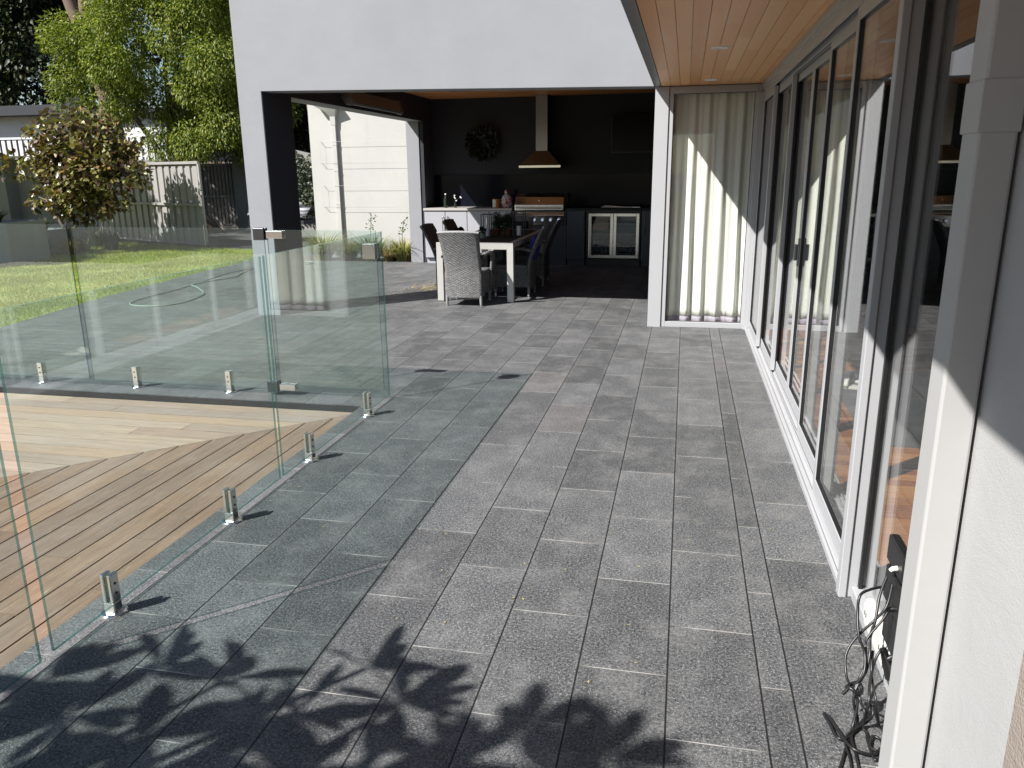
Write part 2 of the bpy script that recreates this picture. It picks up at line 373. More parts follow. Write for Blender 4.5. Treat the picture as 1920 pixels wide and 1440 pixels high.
def curtain_mat():
    t = NT('cream_curtain'); p = t.pos()
    c = t.mix(t.noise(t.scale(p, (3, 3, .6)), 4, 4), (.80, .795, .72), (.86, .855, .79))
    t.fin(c, .9, 0, t.bump(t.noise(p, 400, 2), .15, .002))
    tl = t.n('BsdfTranslucent', None, Color=c)
    mx = t.n('MixShader', None, _0=.16, _1=t.bsdf.outputs[0], _2=tl.outputs[0])
    t.t.links.new(mx.outputs[0], t.out.inputs[0]); return t.mat
M['curtain'] = curtain_mat()
M['hem'] = plain('mauve_hem', (.34, .30, .36), .9, 0, .06)
def colorbond_mat():
    t = NT('grey_steel_sheet'); p = t.pos()
    c = t.mix(t.rng(t.noise(t.scale(p, (2, 2, .4)), 1.5, 5), .3, .7), (.27, .26, .25), (.33, .315, .30))
    return t.fin(c, .45, 0, None, .4)
M['sheet'] = colorbond_mat()
def rug_mat():
    t = NT('grey_rug'); p = t.pos()
    c = t.mix(t.noise(p, 140, 3, .8), (.03, .03, .032), (.17, .17, .175))
    return t.fin(c, .95, 0, t.bump(t.noise(p, 200, 2), .8, .01))
M['rug'] = rug_mat()
def tarp_mat():
    t = NT('silver_tarp'); p = t.pos()
    c = t.mix(t.rng(t.noise(t.scale(p, (1, 1, 5)), 2.2, 4, .6, .8), .45, .6), (.05, .05, .055), (.5, .5, .52))
    return t.fin(c, .45, 0, t.bump(t.noise(t.scale(p, (1, 1, 4)), 3, 4), .8, .05))
M['tarp'] = tarp_mat()
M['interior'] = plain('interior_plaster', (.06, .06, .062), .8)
M['hose'] = plain('pale_green_hose', (.24, .29, .25), .5)
M['bag_red'] = plain('red_print', (.36, .03, .045), .5)
M['orange'] = plain('orange_label', (.50, .20, .03), .5)
M['bottle'] = plain('dark_bottle', (.012, .02, .012), .1)
M['lens'] = plain('frosted_lens', (.78, .78, .75), .6)
M['handle_grey'] = plain('dull_handle', (.25, .25, .26), .35, .8)

# ================================================================ SETTING
g = MB(); g.add([(-300, -300, -.16), (300, -300, -.16), (300, 300, -.16), (-300, 300, -.16)], [(0, 1, 2, 3)])
struct('ground', g, M['soil'])
g = MB()
g.prism([(-2.18, -5), (.70, -5), (.70, 5.0), (-2.18, 5.0)], 'z', -.12, 0)
g.prism([(-7.02, 5.0), (.70, 5.0), (.70, 8.32), (-.33, 8.32), (-.33, 14.35), (-4.6, 14.35), (-4.6, 13.86), (-8.08, 13.86), (-7.95, 11.8), (-7.68, 9.3), (-7.45, 8.07), (-7.25, 7.05)], 'z', -.12, 0)
struct('terrace_paving', g, M['paving'])
g = MB(); g.box(-13, -2.181, 4.9935, 4.9994, -.119, -.006); struct('edge_strip', g, M['gasket'])  # thin dark strips over the two deck-side faces of the paving
g = MB(); g.box(-2.186, -2.1806, -5, 4.9930, -.119, -.006); struct('edge_strip', g, M['gasket'])
# timber deck: real boards with gaps, mitred at 45 degrees
g = MB(); z0, z1, pit, gap = -.11, -.05, .1432, .010
k = 0
y = 4.987
while y > -3:
    ya, yb = y-pit+gap, y
    xa, xb = -2.192-(4.984-ya), -2.192-(4.984-yb)       # mitre ends
    x = min(xa, xb) if False else None
    cuts = [-13.0]; c = -12.5+rnd.random()*2
    while c < min(xa, xb)-.4: cuts.append(c); c += 1.8+rnd.random()*2.2
    for i, c0 in enumerate(cuts):
        last = i == len(cuts)-1
        q = [(c0+.002, ya), ((xa if last else cuts[i+1]-.002), ya), ((xb if last else cuts[i+1]-.002), yb), (c0+.002, yb)]
        g.prism(q, 'z', z0, z1, 0)
    x0_, x1_ = -2.192-(4.984-y)-pit+gap, -2.192-(4.984-y)
    t0, t1 = 4.984+(x0_+2.192)-.006, 4.984+(x1_+2.192)-.006
    cuts = [-5.0]; c = -4.5+rnd.random()*2
    while c < t0-.4: cuts.append(c); c += 1.6+rnd.random()*2.4
    for i, c0 in enumerate(cuts):
        last = i == len(cuts)-1
        q = [(x0_, c0+.002), (x1_, c0+.002), (x1_, (t1 if last else cuts[i+1]-.002)), (x0_, (t0 if last else cuts[i+1]-.002))]
        g.prism(q, 'z', z0, z1, 1)
    y -= pit; k += 1
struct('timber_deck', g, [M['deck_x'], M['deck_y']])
g = MB(); edge = [(-6.95, 4.4), (-7.03, 5.0), (-7.26, 7.05), (-7.46, 8.07), (-7.69, 9.3), (-7.96, 11.8), (-8.09, 13.86), (-8.35, 15.8)]
g.prism(edge+[(-10.5, 16.0), (-15.2, 18.0), (-32, 18.0), (-32, 4.4)], 'z', -.13, -.012)
struct('lawn', g, M['lawn'])
g = MB(); g.prism([(-8.36, 15.78), (-10.45, 16.05), (-11.5, 16.5), (-15.2, 22.6), (-15.2, 40), (-3, 40), (-3, 14.9), (-8.2, 14.9)], 'z', -.13, -.03)
struct('driveway', g, M['asphalt'])
g = MB(); g.prism([(-15.0, 21.9), (-14.6, 22.9), (-5, 22.9), (-5, 22.0)], 'z', -.03, .03)
struct('footpath', g, plain('pale_gravel_path', (.32, .28, .23), .9, 0, .3, 20))
g = MB(); g.prism([(-8.07, 13.865), (-4.86, 13.865), (-4.86, 14.6), (-8.15, 14.6)], 'z', -.12, -.02)
struct('garden_bed', g, M['soil'])

# ---- lawn blades
def tri_blades(n, x0, x1, y0, y1, keep, h=(.022, .045), wd=.005, z=-.014, seed=3):
    r = np.random.default_rng(seed); x = r.uniform(x0, x1, n); y_ = r.uniform(y0, y1, n); k_ = keep(x, y_); x = x[k_]; y_ = y_[k_]; n = len(x)
    a = r.uniform(0, 2*np.pi, n); hh = r.uniform(*h, n)*(1+.5*np.sin(x*3.1+1.7*np.sin(y_*1.3))*np.sin(y_*2.3+x)); le = r.uniform(0, .6, n)*hh; b = r.uniform(0, 2*np.pi, n)
    dx, dy = np.cos(a)*wd, np.sin(a)*wd
    V = np.stack([np.stack([x-dx, y_-dy, np.full(n, z)], 1), np.stack([x+dx, y_+dy, np.full(n, z)], 1), np.stack([x+np.cos(b)*le, y_+np.sin(b)*le, z+hh], 1)], 1).reshape(-1, 3)
    return V, np.arange(3*n).reshape(-1, 3)
ex = np.array([p[1] for p in edge]); ev = np.array([p[0] for p in edge])
V, F = tri_blades(300000, -19, -6.9, 4.6, 17.3, lambda x, y: (x < np.interp(y, ex, ev)+.03) & (x > -1.08*y-.6) & (y < np.where(x > -10.5, 15.9, 16.0+(-10.5-x)*.42)))
o = npmesh('grass', V, F, M['grass']); o['kind'] = 'stuff'; o['label'] = 'short sunlit green lawn grass beyond the pool fence'; o['category'] = 'grass'

# ================================================================ HOUSE
house = thing('house', 'grey rendered house with timber soffit, open alfresco and sliding glass doors', 'house', (0, 8.3, 0))
def hp(name, mb, mats, bevel=0, parent=None): return obj(name, mb, mats, parent or house, bevel=bevel)
# facade: front wall with the big opening
g = MB()
g.prism([(-4.84, -.05), (-4.56, -.05), (-4.56, 2.462), (-.335, 2.385), (-.335, 2.62), (3.0, 2.62), (3.0, 6.0), (-4.84, 6.0)], 'y', 8.3, 8.56)
hp('facade_wall', g, M['facade'], .004)
g = MB(); g.box(-4.838, -4.562, 8.56, 8.98, -.05, 2.46); hp('post', g, M['facade'])
g = MB(); g.box(-4.8385, -4.5615, 8.98, 13.8, 2.455, 6.0); g.box(-4.8385, -4.5615, 8.56, 8.98, 2.46, 6.0); hp('beam', g, M['facade'])
g = MB(); g.box(-4.86, -4.63, 13.8, 14.35, -.05, 2.455); g.box(-4.8385, -4.5615, 13.8, 14.35, 2.455, 6.0); hp('pier', g, M['facade'])
g = MB()   # charcoal inside faces
g.box(-4.5615, -4.553, 8.304, 8.975, 0, 2.455); g.box(-4.5605, -4.553, 8.565, 14.34, 2.458, 2.86)
g.box(-4.628, -4.553, 13.82, 14.34, -.01, 2.455)
g.box(-4.55, -.336, 8.5605, 8.57, 2.47, 2.86)
g.box(-.345, -.336, 8.565, 14.34, 0, 2.86)
hp('wall_lining', g, M['charcoal'])
g = MB(); g.box(-4.86, 5.5, 14.35, 14.6, -.05, 6.0); hp('back_wall', g, M['charcoal'])
g = MB(); x = -4.55
yy = 8.58
while yy < 14.3:
    xs = [-4.55]; c = -4.2+rnd.random()
    while c < -.7: xs.append(c); c += 1+rnd.random()*1.6
    xs.append(-.35)
    for a, b in zip(xs, xs[1:]): g.box(a+.001, b-.001, yy, yy+.087, 2.855, 2.875)
    yy += .09
hp('ceiling', g, M['ceil_wood'])
g = MB(); g.box(-4.84, 3, 8.56, 14.35, 2.9, 3.0); g.box(-4.84, 6, 8.56, 14.6, 5.9, 6.0); hp('upper_slab', g, M['charcoal'])
for bx_ in ((-3.75, -3.1, 12.1, 12.9), (-1.6, -.8, 12.3, 13.2)): g = MB(); g.box(*bx_, 2.835, 2.8545); hp('ceiling_panel', g, M['charcoal'])
g = MB(); g.box(-4.54, -.35, 14.335, 14.349, .97, 1.538); hp('splashback', g, M['splash'])
# soffit, fascia, roof
g = MB(); x = -.272; i = 0
while x < .665:
    cuts = [-3.0]; c = -2+rnd.random()*2.4
    while c < 7.6: cuts.append(c); c += 1.6+rnd.random()*2.6
    cuts.append(8.295)
    x1 = min(x+.0875, .668)
    for a, b in zip(cuts, cuts[1:]): g.box(x, x1, a+.0008, b-.0008, 2.384, 2.404)
    x += .0905; i += 1
g.box(-.272, .668, -3, 8.295, 2.4045, 2.42, 1)
hp('soffit', g, [M['soffit'], M['black']])
g = MB(); g.box(-.345, -.276, -3, 8.297, 2.379, 2.62); hp('fascia', g, M['fascia'], .003)
g = MB(); g.box(-.37, 6.0, -3, 8.297, 2.62, 2.72); hp('roof', g, M['frame_dark'])
# head channel above the doors
g = MB()
g.box(.670, .735, 1.8, 8.30, 2.345, 2.40)
g.box(.684, .70, 1.8, 8.30, 2.318, 2.345); g.box(.70, .735, 1.8, 8.30, 2.305, 2.345)
for xx in (.735, .755, .777, .80, .822): g.box(xx, xx+.006, 2.97, 8.30, 2.26, 2.40)
g.box(.69, .70, 2.97, 8.30, 2.272, 2.318)
g.box(.735, .86, 1.8, 8.30, 2.30, 2.40)
hp('door_head', g, M['frame'])
g = MB()
g.box(.658, .672, 2.96, 8.30, -.01, .022); g.box(.6725, .69, 2.96, 8.30, -.01, .012); g.box(.69, .70, 2.97, 8.30, -.01, .020)
g.box(.7005, .86, 2.97, 8.30, -.01, .008)
for xx in (.728, .738, .768, .778, .806, .83): g.box(xx, xx+.005, 2.97, 8.30, .008, .024)
hp('door_track', g, M['frame'])
# columns, jambs, fixed window frames
g = MB(); g.box(-.33, -.196, 8.285, 8.40, -.02, 2.3785); hp('column', g, M['frame'], .003)
def rect_frame(name, a0, a1, z0_, z1_, plane, axis, wl, wr, wb, wt, t0_, t1_, mats, bevel=.003, pane_at=None):
    """four bars round an opening, then its pane as a sub-part; axis x: frame runs along x at y=plane"""
    g = MB()
    def bar(a, b, c, d):
        if axis == 'x': g.box(a, b, plane+t0_, plane+t1_, c, d)
        else: g.box(plane+t0_, plane+t1_, a, b, c, d)
    bar(a0, a0+wl, z0_, z1_); bar(a1-wr, a1, z0_, z1_); bar(a0+wl+.0005, a1-wr-.0005, z0_, z0_+wb); bar(a0+wl+.0005, a1-wr-.0005, z1_-wt, z1_)
    fr = hp(name, g, mats, bevel)
    gk = MB(); pp = plane+(t0_+t1_)/2 if pane_at is None else pane_at
    gs = MB()
    if axis == 'x': gs.box(a0+wl, a1-wr, pp-.002, pp+.002, z0_+wb, z1_-wt)
    else: gs.box(pp-.004, pp+.004, a0+wl, a1-wr, z0_+wb, z1_-wt)
    obj('pane', gs, M['pane'], fr)
    e = .006
    def gb(a, b, c, d):
        if axis == 'x': gk.box(a, b, pp-.009, pp+.009, c, d)
        else: gk.box(pp-.009, pp+.009, a, b, c, d)
    gb(a0+wl, a0+wl+e, z0_+wb, z1_-wt); gb(a1-wr-e, a1-wr, z0_+wb, z1_-wt); gb(a0+wl+e, a1-wr-e, z0_+wb, z0_+wb+e*.6); gb(a0+wl+e, a1-wr-e, z1_-wt-e*.6, z1_-wt)
    obj('gasket', gk, M['gasket'], fr)
    return fr
rect_frame('window_frame', -.194, .690, 0.0, 2.378, 8.30, 'x', .044, .072, .056, .065, .0, .075, M['frame'])
g = MB(); g.box(.640, .690, 8.255, 8.299, .0, 2.3); g.box(.6905, .86, 8.25, 8.299, .025, 2.3); hp('corner_post', g, M['frame'], .003)
# near jamb and near fixed window
g = MB(); g.box(.648, .676, 2.915, 2.968, -.02, 2.30); g.box(.6765, .728, 2.925, 2.968, -.02, 2.30); g.box(.7325, .775, 2.93, 2.968, -.02, 2.30)
hp('door_jamb', g, M['frame'], .003)
fr = MB(); fr.box(.695, .80, 1.79, 2.9245, -.02, .045); fr.box(.70, .80, 1.79, 1.84, .046, 2.30); fr.box(.7, .80, 1.8405, 2.924, 2.24, 2.30)
fo = hp('side_window_frame', fr, M['frame'], .003)
g = MB(); g.box(.728, .732, 1.84, 2.924, .046, 2.24); obj('pane', g, M['pane'], fo)
g = MB(); g.box(.7155, .7275, 2.905, 2.9245, .046, 2.24); g.box(.7155, .7275, 1.8405, 1.856, .046, 2.24); obj('gasket', g, M['gasket'], fo)
# six sliding doors on three tracks
def sliding_door(xc, ya, yb, handle=None, hand_y=None):
    g = MB(); t = .016
    zt, zb = 2.272, .026
    g.box(xc-t, xc+t, ya, ya+.048, zb, zt); g.box(xc-t, xc+t, yb-.048, yb, zb, zt)
    g.box(xc-t, xc+t, ya+.0485, yb-.0485, zb, zb+.075); g.box(xc-t, xc+t, ya+.0485, yb-.0485, zt-.062, zt)
    d = hp('sliding_door', g, M['frame'], .0025)
    p = MB(); p.box(xc-.002, xc+.002, ya+.048, yb-.048, zb+.075, zt-.062); obj('pane', p, M['pane'], d)
    k_ = MB()
    for a in (ya+.0475, yb-.0535): k_.box(xc-.012, xc+.012, a, a+.006, zb+.075, zt-.062)
    k_.box(xc-.012, xc+.012, ya+.0535, yb-.0535, zb+.075, zb+.079); k_.box(xc-.012, xc+.012, ya+.0535, yb-.0535, zt-.066, zt-.062)
    k_.box(xc+t+.0005, xc+t+.012, ya+.002, ya+.014, zb+.02, zt-.02)
    obj('gasket', k_, M['gasket'], d)
    if handle:
        h = MB(); h.box(xc-t-.012, xc-t-.001, hand_y-.016, hand_y+.016, .95, 1.14); h.box(xc-t-.034, xc-t-.0125, hand_y-.010, hand_y+.012, .99, 1.10)
        obj('handle', h, M['handle_grey'], d, bevel=.005)
    return d
T1, T2, T3 = .712, .752, .792
sliding_door(T1, 7.34, 8.248); sliding_door(T2, 6.45, 7.42); sliding_door(T3, 5.71, 6.54)
sliding_door(T3, 4.78, 5.705, True, 5.681); sliding_door(T2, 3.86, 4.85); sliding_door(T1, 2.972, 3.935)
# interior seen through the glass
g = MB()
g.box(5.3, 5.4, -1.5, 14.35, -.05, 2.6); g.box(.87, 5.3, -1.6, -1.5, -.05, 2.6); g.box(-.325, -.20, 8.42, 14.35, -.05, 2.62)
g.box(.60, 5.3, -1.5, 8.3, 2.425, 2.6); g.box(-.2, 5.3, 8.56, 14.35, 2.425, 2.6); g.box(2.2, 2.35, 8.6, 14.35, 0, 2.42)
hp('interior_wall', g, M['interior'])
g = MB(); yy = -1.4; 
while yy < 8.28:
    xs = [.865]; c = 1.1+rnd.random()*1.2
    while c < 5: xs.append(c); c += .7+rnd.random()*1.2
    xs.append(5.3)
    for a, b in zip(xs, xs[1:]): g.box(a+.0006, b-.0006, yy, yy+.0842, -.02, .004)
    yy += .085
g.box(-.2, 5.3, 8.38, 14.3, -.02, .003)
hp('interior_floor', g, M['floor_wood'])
# near rendered wall and downpipe
g = MB(); g.box(.605, .90, 1.33, 1.788, -.05, 2.3785); hp('side_wall', g, M['render'])
g = MB(); g.box(.6, .95, -6, 1.329, -.05, 2.3785); hp('near_wall', g, M['tan_render'])
g = MB(); g.box(.528, .598, 1.683, 1.775, .05, 2.38)
dp = hp('downpipe', g, M['downpipe'], .006)
g = MB(); g.box(.5245, .6005, 1.6795, 1.7785, 1.66, 1.755); obj('collar', g, M['downpipe'], dp, bevel=.003)
g = MB(); g.box(.5255, .6003, 1.6805, 1.7775, .125, .168); g.prism([(.6005, .17), (.6047, .17), (.6047, .07), (.6005, .1)], 'y', 1.640, 1.681); obj('strap', g, M['downpipe'], dp, bevel=.002)

# ---- curtain behind the window
g = MB(); rows = []; NX, NZ = 150, 30
def cfold(u, zz):
    k = 1-zz/2.4
    ph = u*2*math.pi*6.1+1.1*math.sin(u*5.3+.6)+.7*math.sin(u*11+1.7)+k*.5*math.sin(u*7+zz*.6)
    sh = math.sin(ph); sh = sh*(1.25-.25*sh*sh)
    return 8.447+(.012+.015*k)*sh+.007*math.sin(2*ph+.8+zz*.4)+.006*math.sin(u*57+1.3*zz)*k
for j in range(NZ+1):
    zz = .018+j/NZ*2.36
    rows.append([(-.185+.86*i/NX+.008*math.sin(j*.25+i*.3)*(1-j/NZ), cfold(i/NX, zz), zz) for i in range(NX+1)])
g.grid(rows[1:], 0); g.grid(rows[:2], 1)
cu = thing('curtain', 'full length cream curtain hanging in folds behind the corner window', 'curtain', (.24, 8.455, 0.018))
obj('drape', g, [M['curtain'], M['hem']], cu)
for p_ in cu.children:
    s_ = p_.modifiers.new('thick', 'SOLIDIFY'); s_.thickness = .002
rl = MB(); rl.box(-.19, .68, 8.43, 8.48, 2.381, 2.41); obj('curtain_rail', rl, M['white_plastic'], cu)

# ---- rug and slippers inside
g = MB(); g.box(1.15, 2.9, 4.75, 6.6, .004, .016); tag(obj('rug', g, M['rug']), 'dark grey speckled rug on timber floor inside the glass doors', 'rug')
def slipper(x, y, a, label):
    t = thing('slipper', label, 'slipper', (0, 0, 0), 'white slippers on the rug')
    pts = []; n = 20
    for i in range(n):
        q = 2*math.pi*i/n; pts.append((.042*math.sin(q)*(1+.25*math.cos(q)), .13*math.cos(q)))
    s_ = MB(); s_.prism(pts, 'z', 0, .022); obj('sole', s_, M['white_plastic'], t, local=True, bevel=.005)
    s_ = MB(); rr = []
    for j in range(7):
        yy = .02+j*.014; rr.append([(.052*math.cos(math.pi*i/10)*(1-.05*j), yy, .018+.055*math.sin(math.pi*i/10)*(1-.09*j)) for i in range(11)])
    s_.grid(rr); o = obj('strap', s_, M['white_plastic'], t, local=True); m_ = o.modifiers.new('thick', 'SOLIDIFY'); m_.thickness = .004
    t.location = (x, y, .0165); t.rotation_euler = (0, 0, a)
slipper(1.33, 6.22, 1.0, 'white slipper on the rug, farther from the glass doors'); slipper(1.27, 6.02, 1.25, 'white slipper on the rug, nearer to the glass doors')

# ---- soffit downlights
for i, (x, y) in enumerate([(.186, 5.83), (.183, 7.83)]):
    t = thing('downlight', ['round white recessed downlight in the timber soffit, larger looking one', 'round white recessed downlight in the timber soffit beside the corner window'][i], 'downlight', (x, y, 2.383), 'downlights in the soffit')
    g = MB(); g.lathe([(.040, .0), (.043, -.006), (.058, -.005), (.061, .0005)], (x, y, 2.3835), 28); obj('rim', g, plain('white_trim', (.85, .85, .83), .4, 0, .02), t)
    g = MB(); g.lathe([(.0, -.001), (.03, -.001), (.0405, -.0005)], (x, y, 2.3835), 24); obj('lens', g, M['lens'], t)

# ================================================================ GLASS FENCE
def spigot(parent, x, y, zb, ax):
    """twin-post clamp; ax: direction the glass runs"""
    g = MB(); h = .165
    for s_ in (-1, 1):
        if ax == 'y': g.box(x+s_*.0075+(0 if s_ > 0 else -.0155), x+s_*.0075+(.0155 if s_ > 0 else 0), y-.0215, y+.0215, zb+.05, zb+h)
        else: g.box(x-.0215, x+.0215, y+s_*.0075+(0 if s_ > 0 else -.0155), y+s_*.0075+(.0155 if s_ > 0 else 0), zb+.05, zb+h)
    a, b = (.0232, .0217) if ax == 'y' else (.0217, .0232)
    g.box(x-a, x+a, y-b, y+b, zb+.008, zb+.0505)
    sp = obj('spigot', g, M['steel'], parent, bevel=.0035)
    g = MB(); g.lathe([(.0, .0095), (.038, .0095), (.048, .007), (.050, .0)], (x, y, zb+.0005), 28); obj('base_plate', g, M['chrome'], sp)
    for zz in (.085, .125):
        g = MB()
        if ax == 'y': g.tube([(x+.0231, y, zb+zz), (x+.0255, y, zb+zz)], .0055, 10)
        else: g.tube([(x, y-.0231, zb+zz), (x, y-.0255, zb+zz)], .0055, 10)
        obj('grub_screw', g, M['dark_steel'], sp)
def glass_panel(label, ax, c, a, b, zb, zt, spots, name='glass_fence_panel', cat='glass panel', base=0.0):
    mid = (c, (a+b)/2, base) if ax == 'y' else ((a+b)/2, c, base)
    t = thing(name, label, cat, mid, 'panels of the frameless glass pool fence')
    g = MB(); h = .006
    P = (lambda u, w_, z: (c+w_, u, z)) if ax == 'y' else (lambda u, w_, z: (u, c+w_, z))
    vs = [P(u, w_, z) for u in (a, b) for w_ in (-h, h) for z in (zb, zt)]
    g.add(vs, [(0, 4, 5, 1), (2, 3, 7, 6)], 0)
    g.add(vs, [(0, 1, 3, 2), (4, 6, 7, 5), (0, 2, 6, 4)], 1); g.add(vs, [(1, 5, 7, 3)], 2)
    obj('pane', g, [M['glass'], M['glass_edge'], M['glass_edge_lit']], t)
    for s_ in spots:
        if ax == 'y': spigot(t, c, s_, base, 'y')
        else: spigot(t, s_, c, base, 'x')
    return t
GX, GY = -2.045, 5.17
glass_panel('glass fence panel nearest the camera, mostly cut off by the left edge', 'y', GX, .1, 1.915, .025, 1.205, [.55, 1.5])
glass_panel('tall glass fence panel between timber deck and paving, with the two nearest spigots', 'y', GX, 1.972, 3.565, .03, 1.205, [2.27, 3.09])
glass_panel('glass fence panel between deck and paving that meets the gate corner', 'y', GX, 3.60, 5.20, .03, 1.205, [3.92, 4.79])
glass_panel('leftmost far glass panel along the end of the timber deck', 'x', GY, -6.3, -4.535, .045, 1.245, [-6.0, -4.97])
glass_panel('far glass panel with two spigots along the deck end, beside the gate', 'x', GY, -4.50, -2.915, .04, 1.225, [-4.11, -3.31])
gate = glass_panel('glass pool gate with steel hinges and corner latch', 'x', GY+.01, -2.895, -2.075, .075, 1.212, [], 'glass_gate', 'gate')
def clamp(parent, name, x0, x1, y, z0, z1, mat):
    g = MB(); g.box(x0, x1, y-.028, y-.0065, z0, z1); g.box(x0, x1, y+.0065, y+.028, z0, z1)
    return obj(name, g, mat, parent, bevel=.004)
for z0_, z1_ in ((1.155, 1.208), (.035, .085)):
    clamp(gate, 'hinge', -2.893, -2.765, GY+.01, z0_, z1_, M['chrome'])
    g = MB(); g.box(-2.985, -2.9, GY-.03, GY-.0065, z0_-.012, z1_+.02); g.box(-2.985, -2.9, GY+.0065, GY+.03, z0_-.012, z1_+.02); obj('hinge_plate', g, M['dark_steel'], gate, bevel=.004)
g = MB(); g.box(-2.165, -2.072, GY-.03, GY+.003, 1.02, 1.125); g.box(-2.165, -2.072, GY+.017, GY+.05, 1.02, 1.125); g.tube([(-2.185, GY+.06, 1.075), (-2.14, GY+.06, 1.075)], .012, 10)
obj('latch', g, M['chrome'], gate, bevel=.006)

# ================================================================ ALFRESCO OBJECTS
# dining table
tb = thing('dining_table', 'dining table with pale metal end frame and dark top in the alfresco', 'table', (-2.54, 10.75, 0))
g = MB()
for j in range(7): g.box(-2.95+j*.1175, -2.95+j*.1175+.115, 9.66, 11.84, .722, .742)
obj('tabletop', g, M['counter_dark'], tb, bevel=.003)
for ya in (9.57, 11.86):
    g = MB()
    g.prism([(-3.035, .655), (-2.95, .655), (-2.95, .655), (-2.13, .655), (-2.13, .655), (-2.045, .74), (-3.035, .74)], 'y', ya, ya+.085) if False else None
    g.prism([(-2.955, .66), (-2.125, .66), (-2.045, .742), (-3.035, .742)], 'y', ya, ya+.085); obj('end_rail', g, M['table_steel'], tb, bevel=.003)
    for s_ in (-1, 1):
        g = MB(); xo = -2.54+s_*.495; xi = -2.54+s_*.414
        g.prism([(xo, .006), (xi, .006), (xi, .6595), (xo, .7405)], 'y', ya+.0003, ya+.0847); obj('leg', g, M['table_steel'], tb, bevel=.003)
        g = MB(); g.box(min(xo, xi)+.004, max(xo, xi)-.004, ya+.004, ya+.08, 0, .006); obj('foot', g, M['black'], tb)
for s_ in (-1, 1):
    g = MB(); xo = -2.54+s_*.495; xi = -2.54+s_*.418; g.box(min(xo, xi), max(xo, xi), 9.656, 11.859, .68, .741); obj('side_rail', g, M['table_steel'], tb, bevel=.003)

# wicker chairs (built facing +y, origin under the back)
def make_chair(label):
    t = thing('wicker_chair', label, 'chair', (0, 0, 0), 'wicker chairs around the dining table')
    rows = []; NZ = 22; NX = 12
    def backline(z):      # y offset, half width
        yb = -.0 if z < .42 else -.20*((z-.42)/.49)**1.35
        hw = .228+.006*math.sin(z*4) if z < .42 else .226+.028*((z-.42)/.49)**1.6
        return yb, hw
    ring = []
    for j in range(NZ+1):
        z = .105+(.905-.105)*j/NZ; yb, hw = backline(z); th = .032
        zc = lambda u: z-(.012*(u*u) if j == NZ else 0)
        outer = [(hw*u, yb-.022*(1-u*u), zc(u)) for u in [-1+2*i/NX for i in range(NX+1)]]
        inner = [(hw*u, yb-.022*(1-u*u)+th, zc(u)) for u in [1-2*i/NX for i in range(NX+1)]]
        ring.append(outer+inner)
    g = MB(); g.grid(ring, 0, True, close=True); n = len(ring[0])
    g.add(ring[-1], [(i, i+1, n-2-i, n-1-i) for i in range(NX)]); g.add(ring[0], [(n-1-i, n-2-i, i+1, i) for i in range(NX)])
    obj('backrest', g, M['wicker'], t, local=True)
    rim = [(p[0], p[1]+.016, p[2]+.006) for p in ring[-1][:NX+1]]
    g = MB(); g.tube(rim, .017, 8); obj('top_rail', g, M['wicker_leg'], t, local=True)
    g = MB(); g.box(-.225, .225, .033, .50, .36, .42); obj('seat', g, M['wicker'], t, local=True, bevel=.015)
    g = MB(); g.box(-.225, -.197, .033, .478, .13, .3595); g.box(.197, .225, .033, .478, .13, .3595); g.box(-.1965, .1965, .45, .478, .13, .3595); obj('skirt', g, M['wicker'], t, local=True)
    for s_ in (-1, 1):
        g = MB(); x = s_*.262
        arm = [(s_*.235, -.03, .60), (s_*.256, .08, .627), (x, .25, .635), (x, .40, .622), (s_*.258, .47, .59)]
        rr = []
        for p in arm: rr.append([(p[0]+a, p[1], p[2]+b) for a, b in ((-.03, -.012), (-.026, .014), (0, .02), (.026, .014), (.03, -.012))])
        g.grid(rr, 0, True, close=True); obj('armrest', g, M['wicker'], t, local=True)
        g = MB(); g.tube([(s_*.232, .462, .10), (s_*.238, .462, .36), (s_*.257, .462, .6)], .019, 8); obj('arm_post', g, M['wicker'], t, local=True)
        for yy in (.014, .458):
            g = MB(); g.tube([(s_*.214, yy, .13), (s_*.217, yy, .02)], [.021, .017], 8); lg = obj('leg', g, M['wicker_leg'], t, local=True)
            g = MB(); g.tube([(s_*.217, yy, .0205), (s_*.217, yy, 0)], .016, 8); obj('foot_cap', g, M['steel'], lg, local=True)
    g = MB(); g.tube([(-.21, .02, .075), (.21, .02, .095)], .008, 6); obj('brace', g, M['wicker_leg'], t, local=True)
    return t
ch = make_chair('pale sunlit wicker chair at the near end of the dining table, seen from behind')
ch.location = (-2.602, 9.245, 0)
for x, y, a, lab in [(-3.20, 10.28, -90, 'dark wicker chair on the left side of the table, nearer the pool fence'),
                     (-3.20, 11.28, -90, 'dark wicker chair on the left side of the table, nearer the kitchen'),
                     (-1.93, 10.27, 90, 'wicker chair on the right side of the table with a blue cushion'),
                     (-1.93, 11.37, 90, 'shaded wicker chair on the right side of the table, nearer the barbecue'),
                     (-2.58, 12.32, 180, 'wicker chair at the far end of the table facing the patio')]:
    c = copy_tree(ch); c.location = (x, y, 0); c.rotation_euler = (0, 0, R(a)); c['label'] = lab
def cushion(name, label, mat, loc, rot, sx=.2, sz=.2, th=.07):
    t = MB(); n = 12; rows = []
    for s_ in (1, -1):
        rr = []
        for j in range(n+1):
            row = []
            for i in range(n+1):
                u, v = -1+2*i/n, -1+2*j/n
                k_ = max(0, (1-u**4)*(1-v**4))**.5
                row.append((sx*u*(1-.06*(1-abs(v))*abs(u)), s_*th*k_, sz*v*(1-.06*(1-abs(u))*abs(v))))
            rr.append(row if s_ > 0 else row[::-1])
        t.grid(rr)
    o = obj(name, t, mat, local=True); o.location = loc; o.rotation_euler = rot
    return tag(o, label, 'cushion')
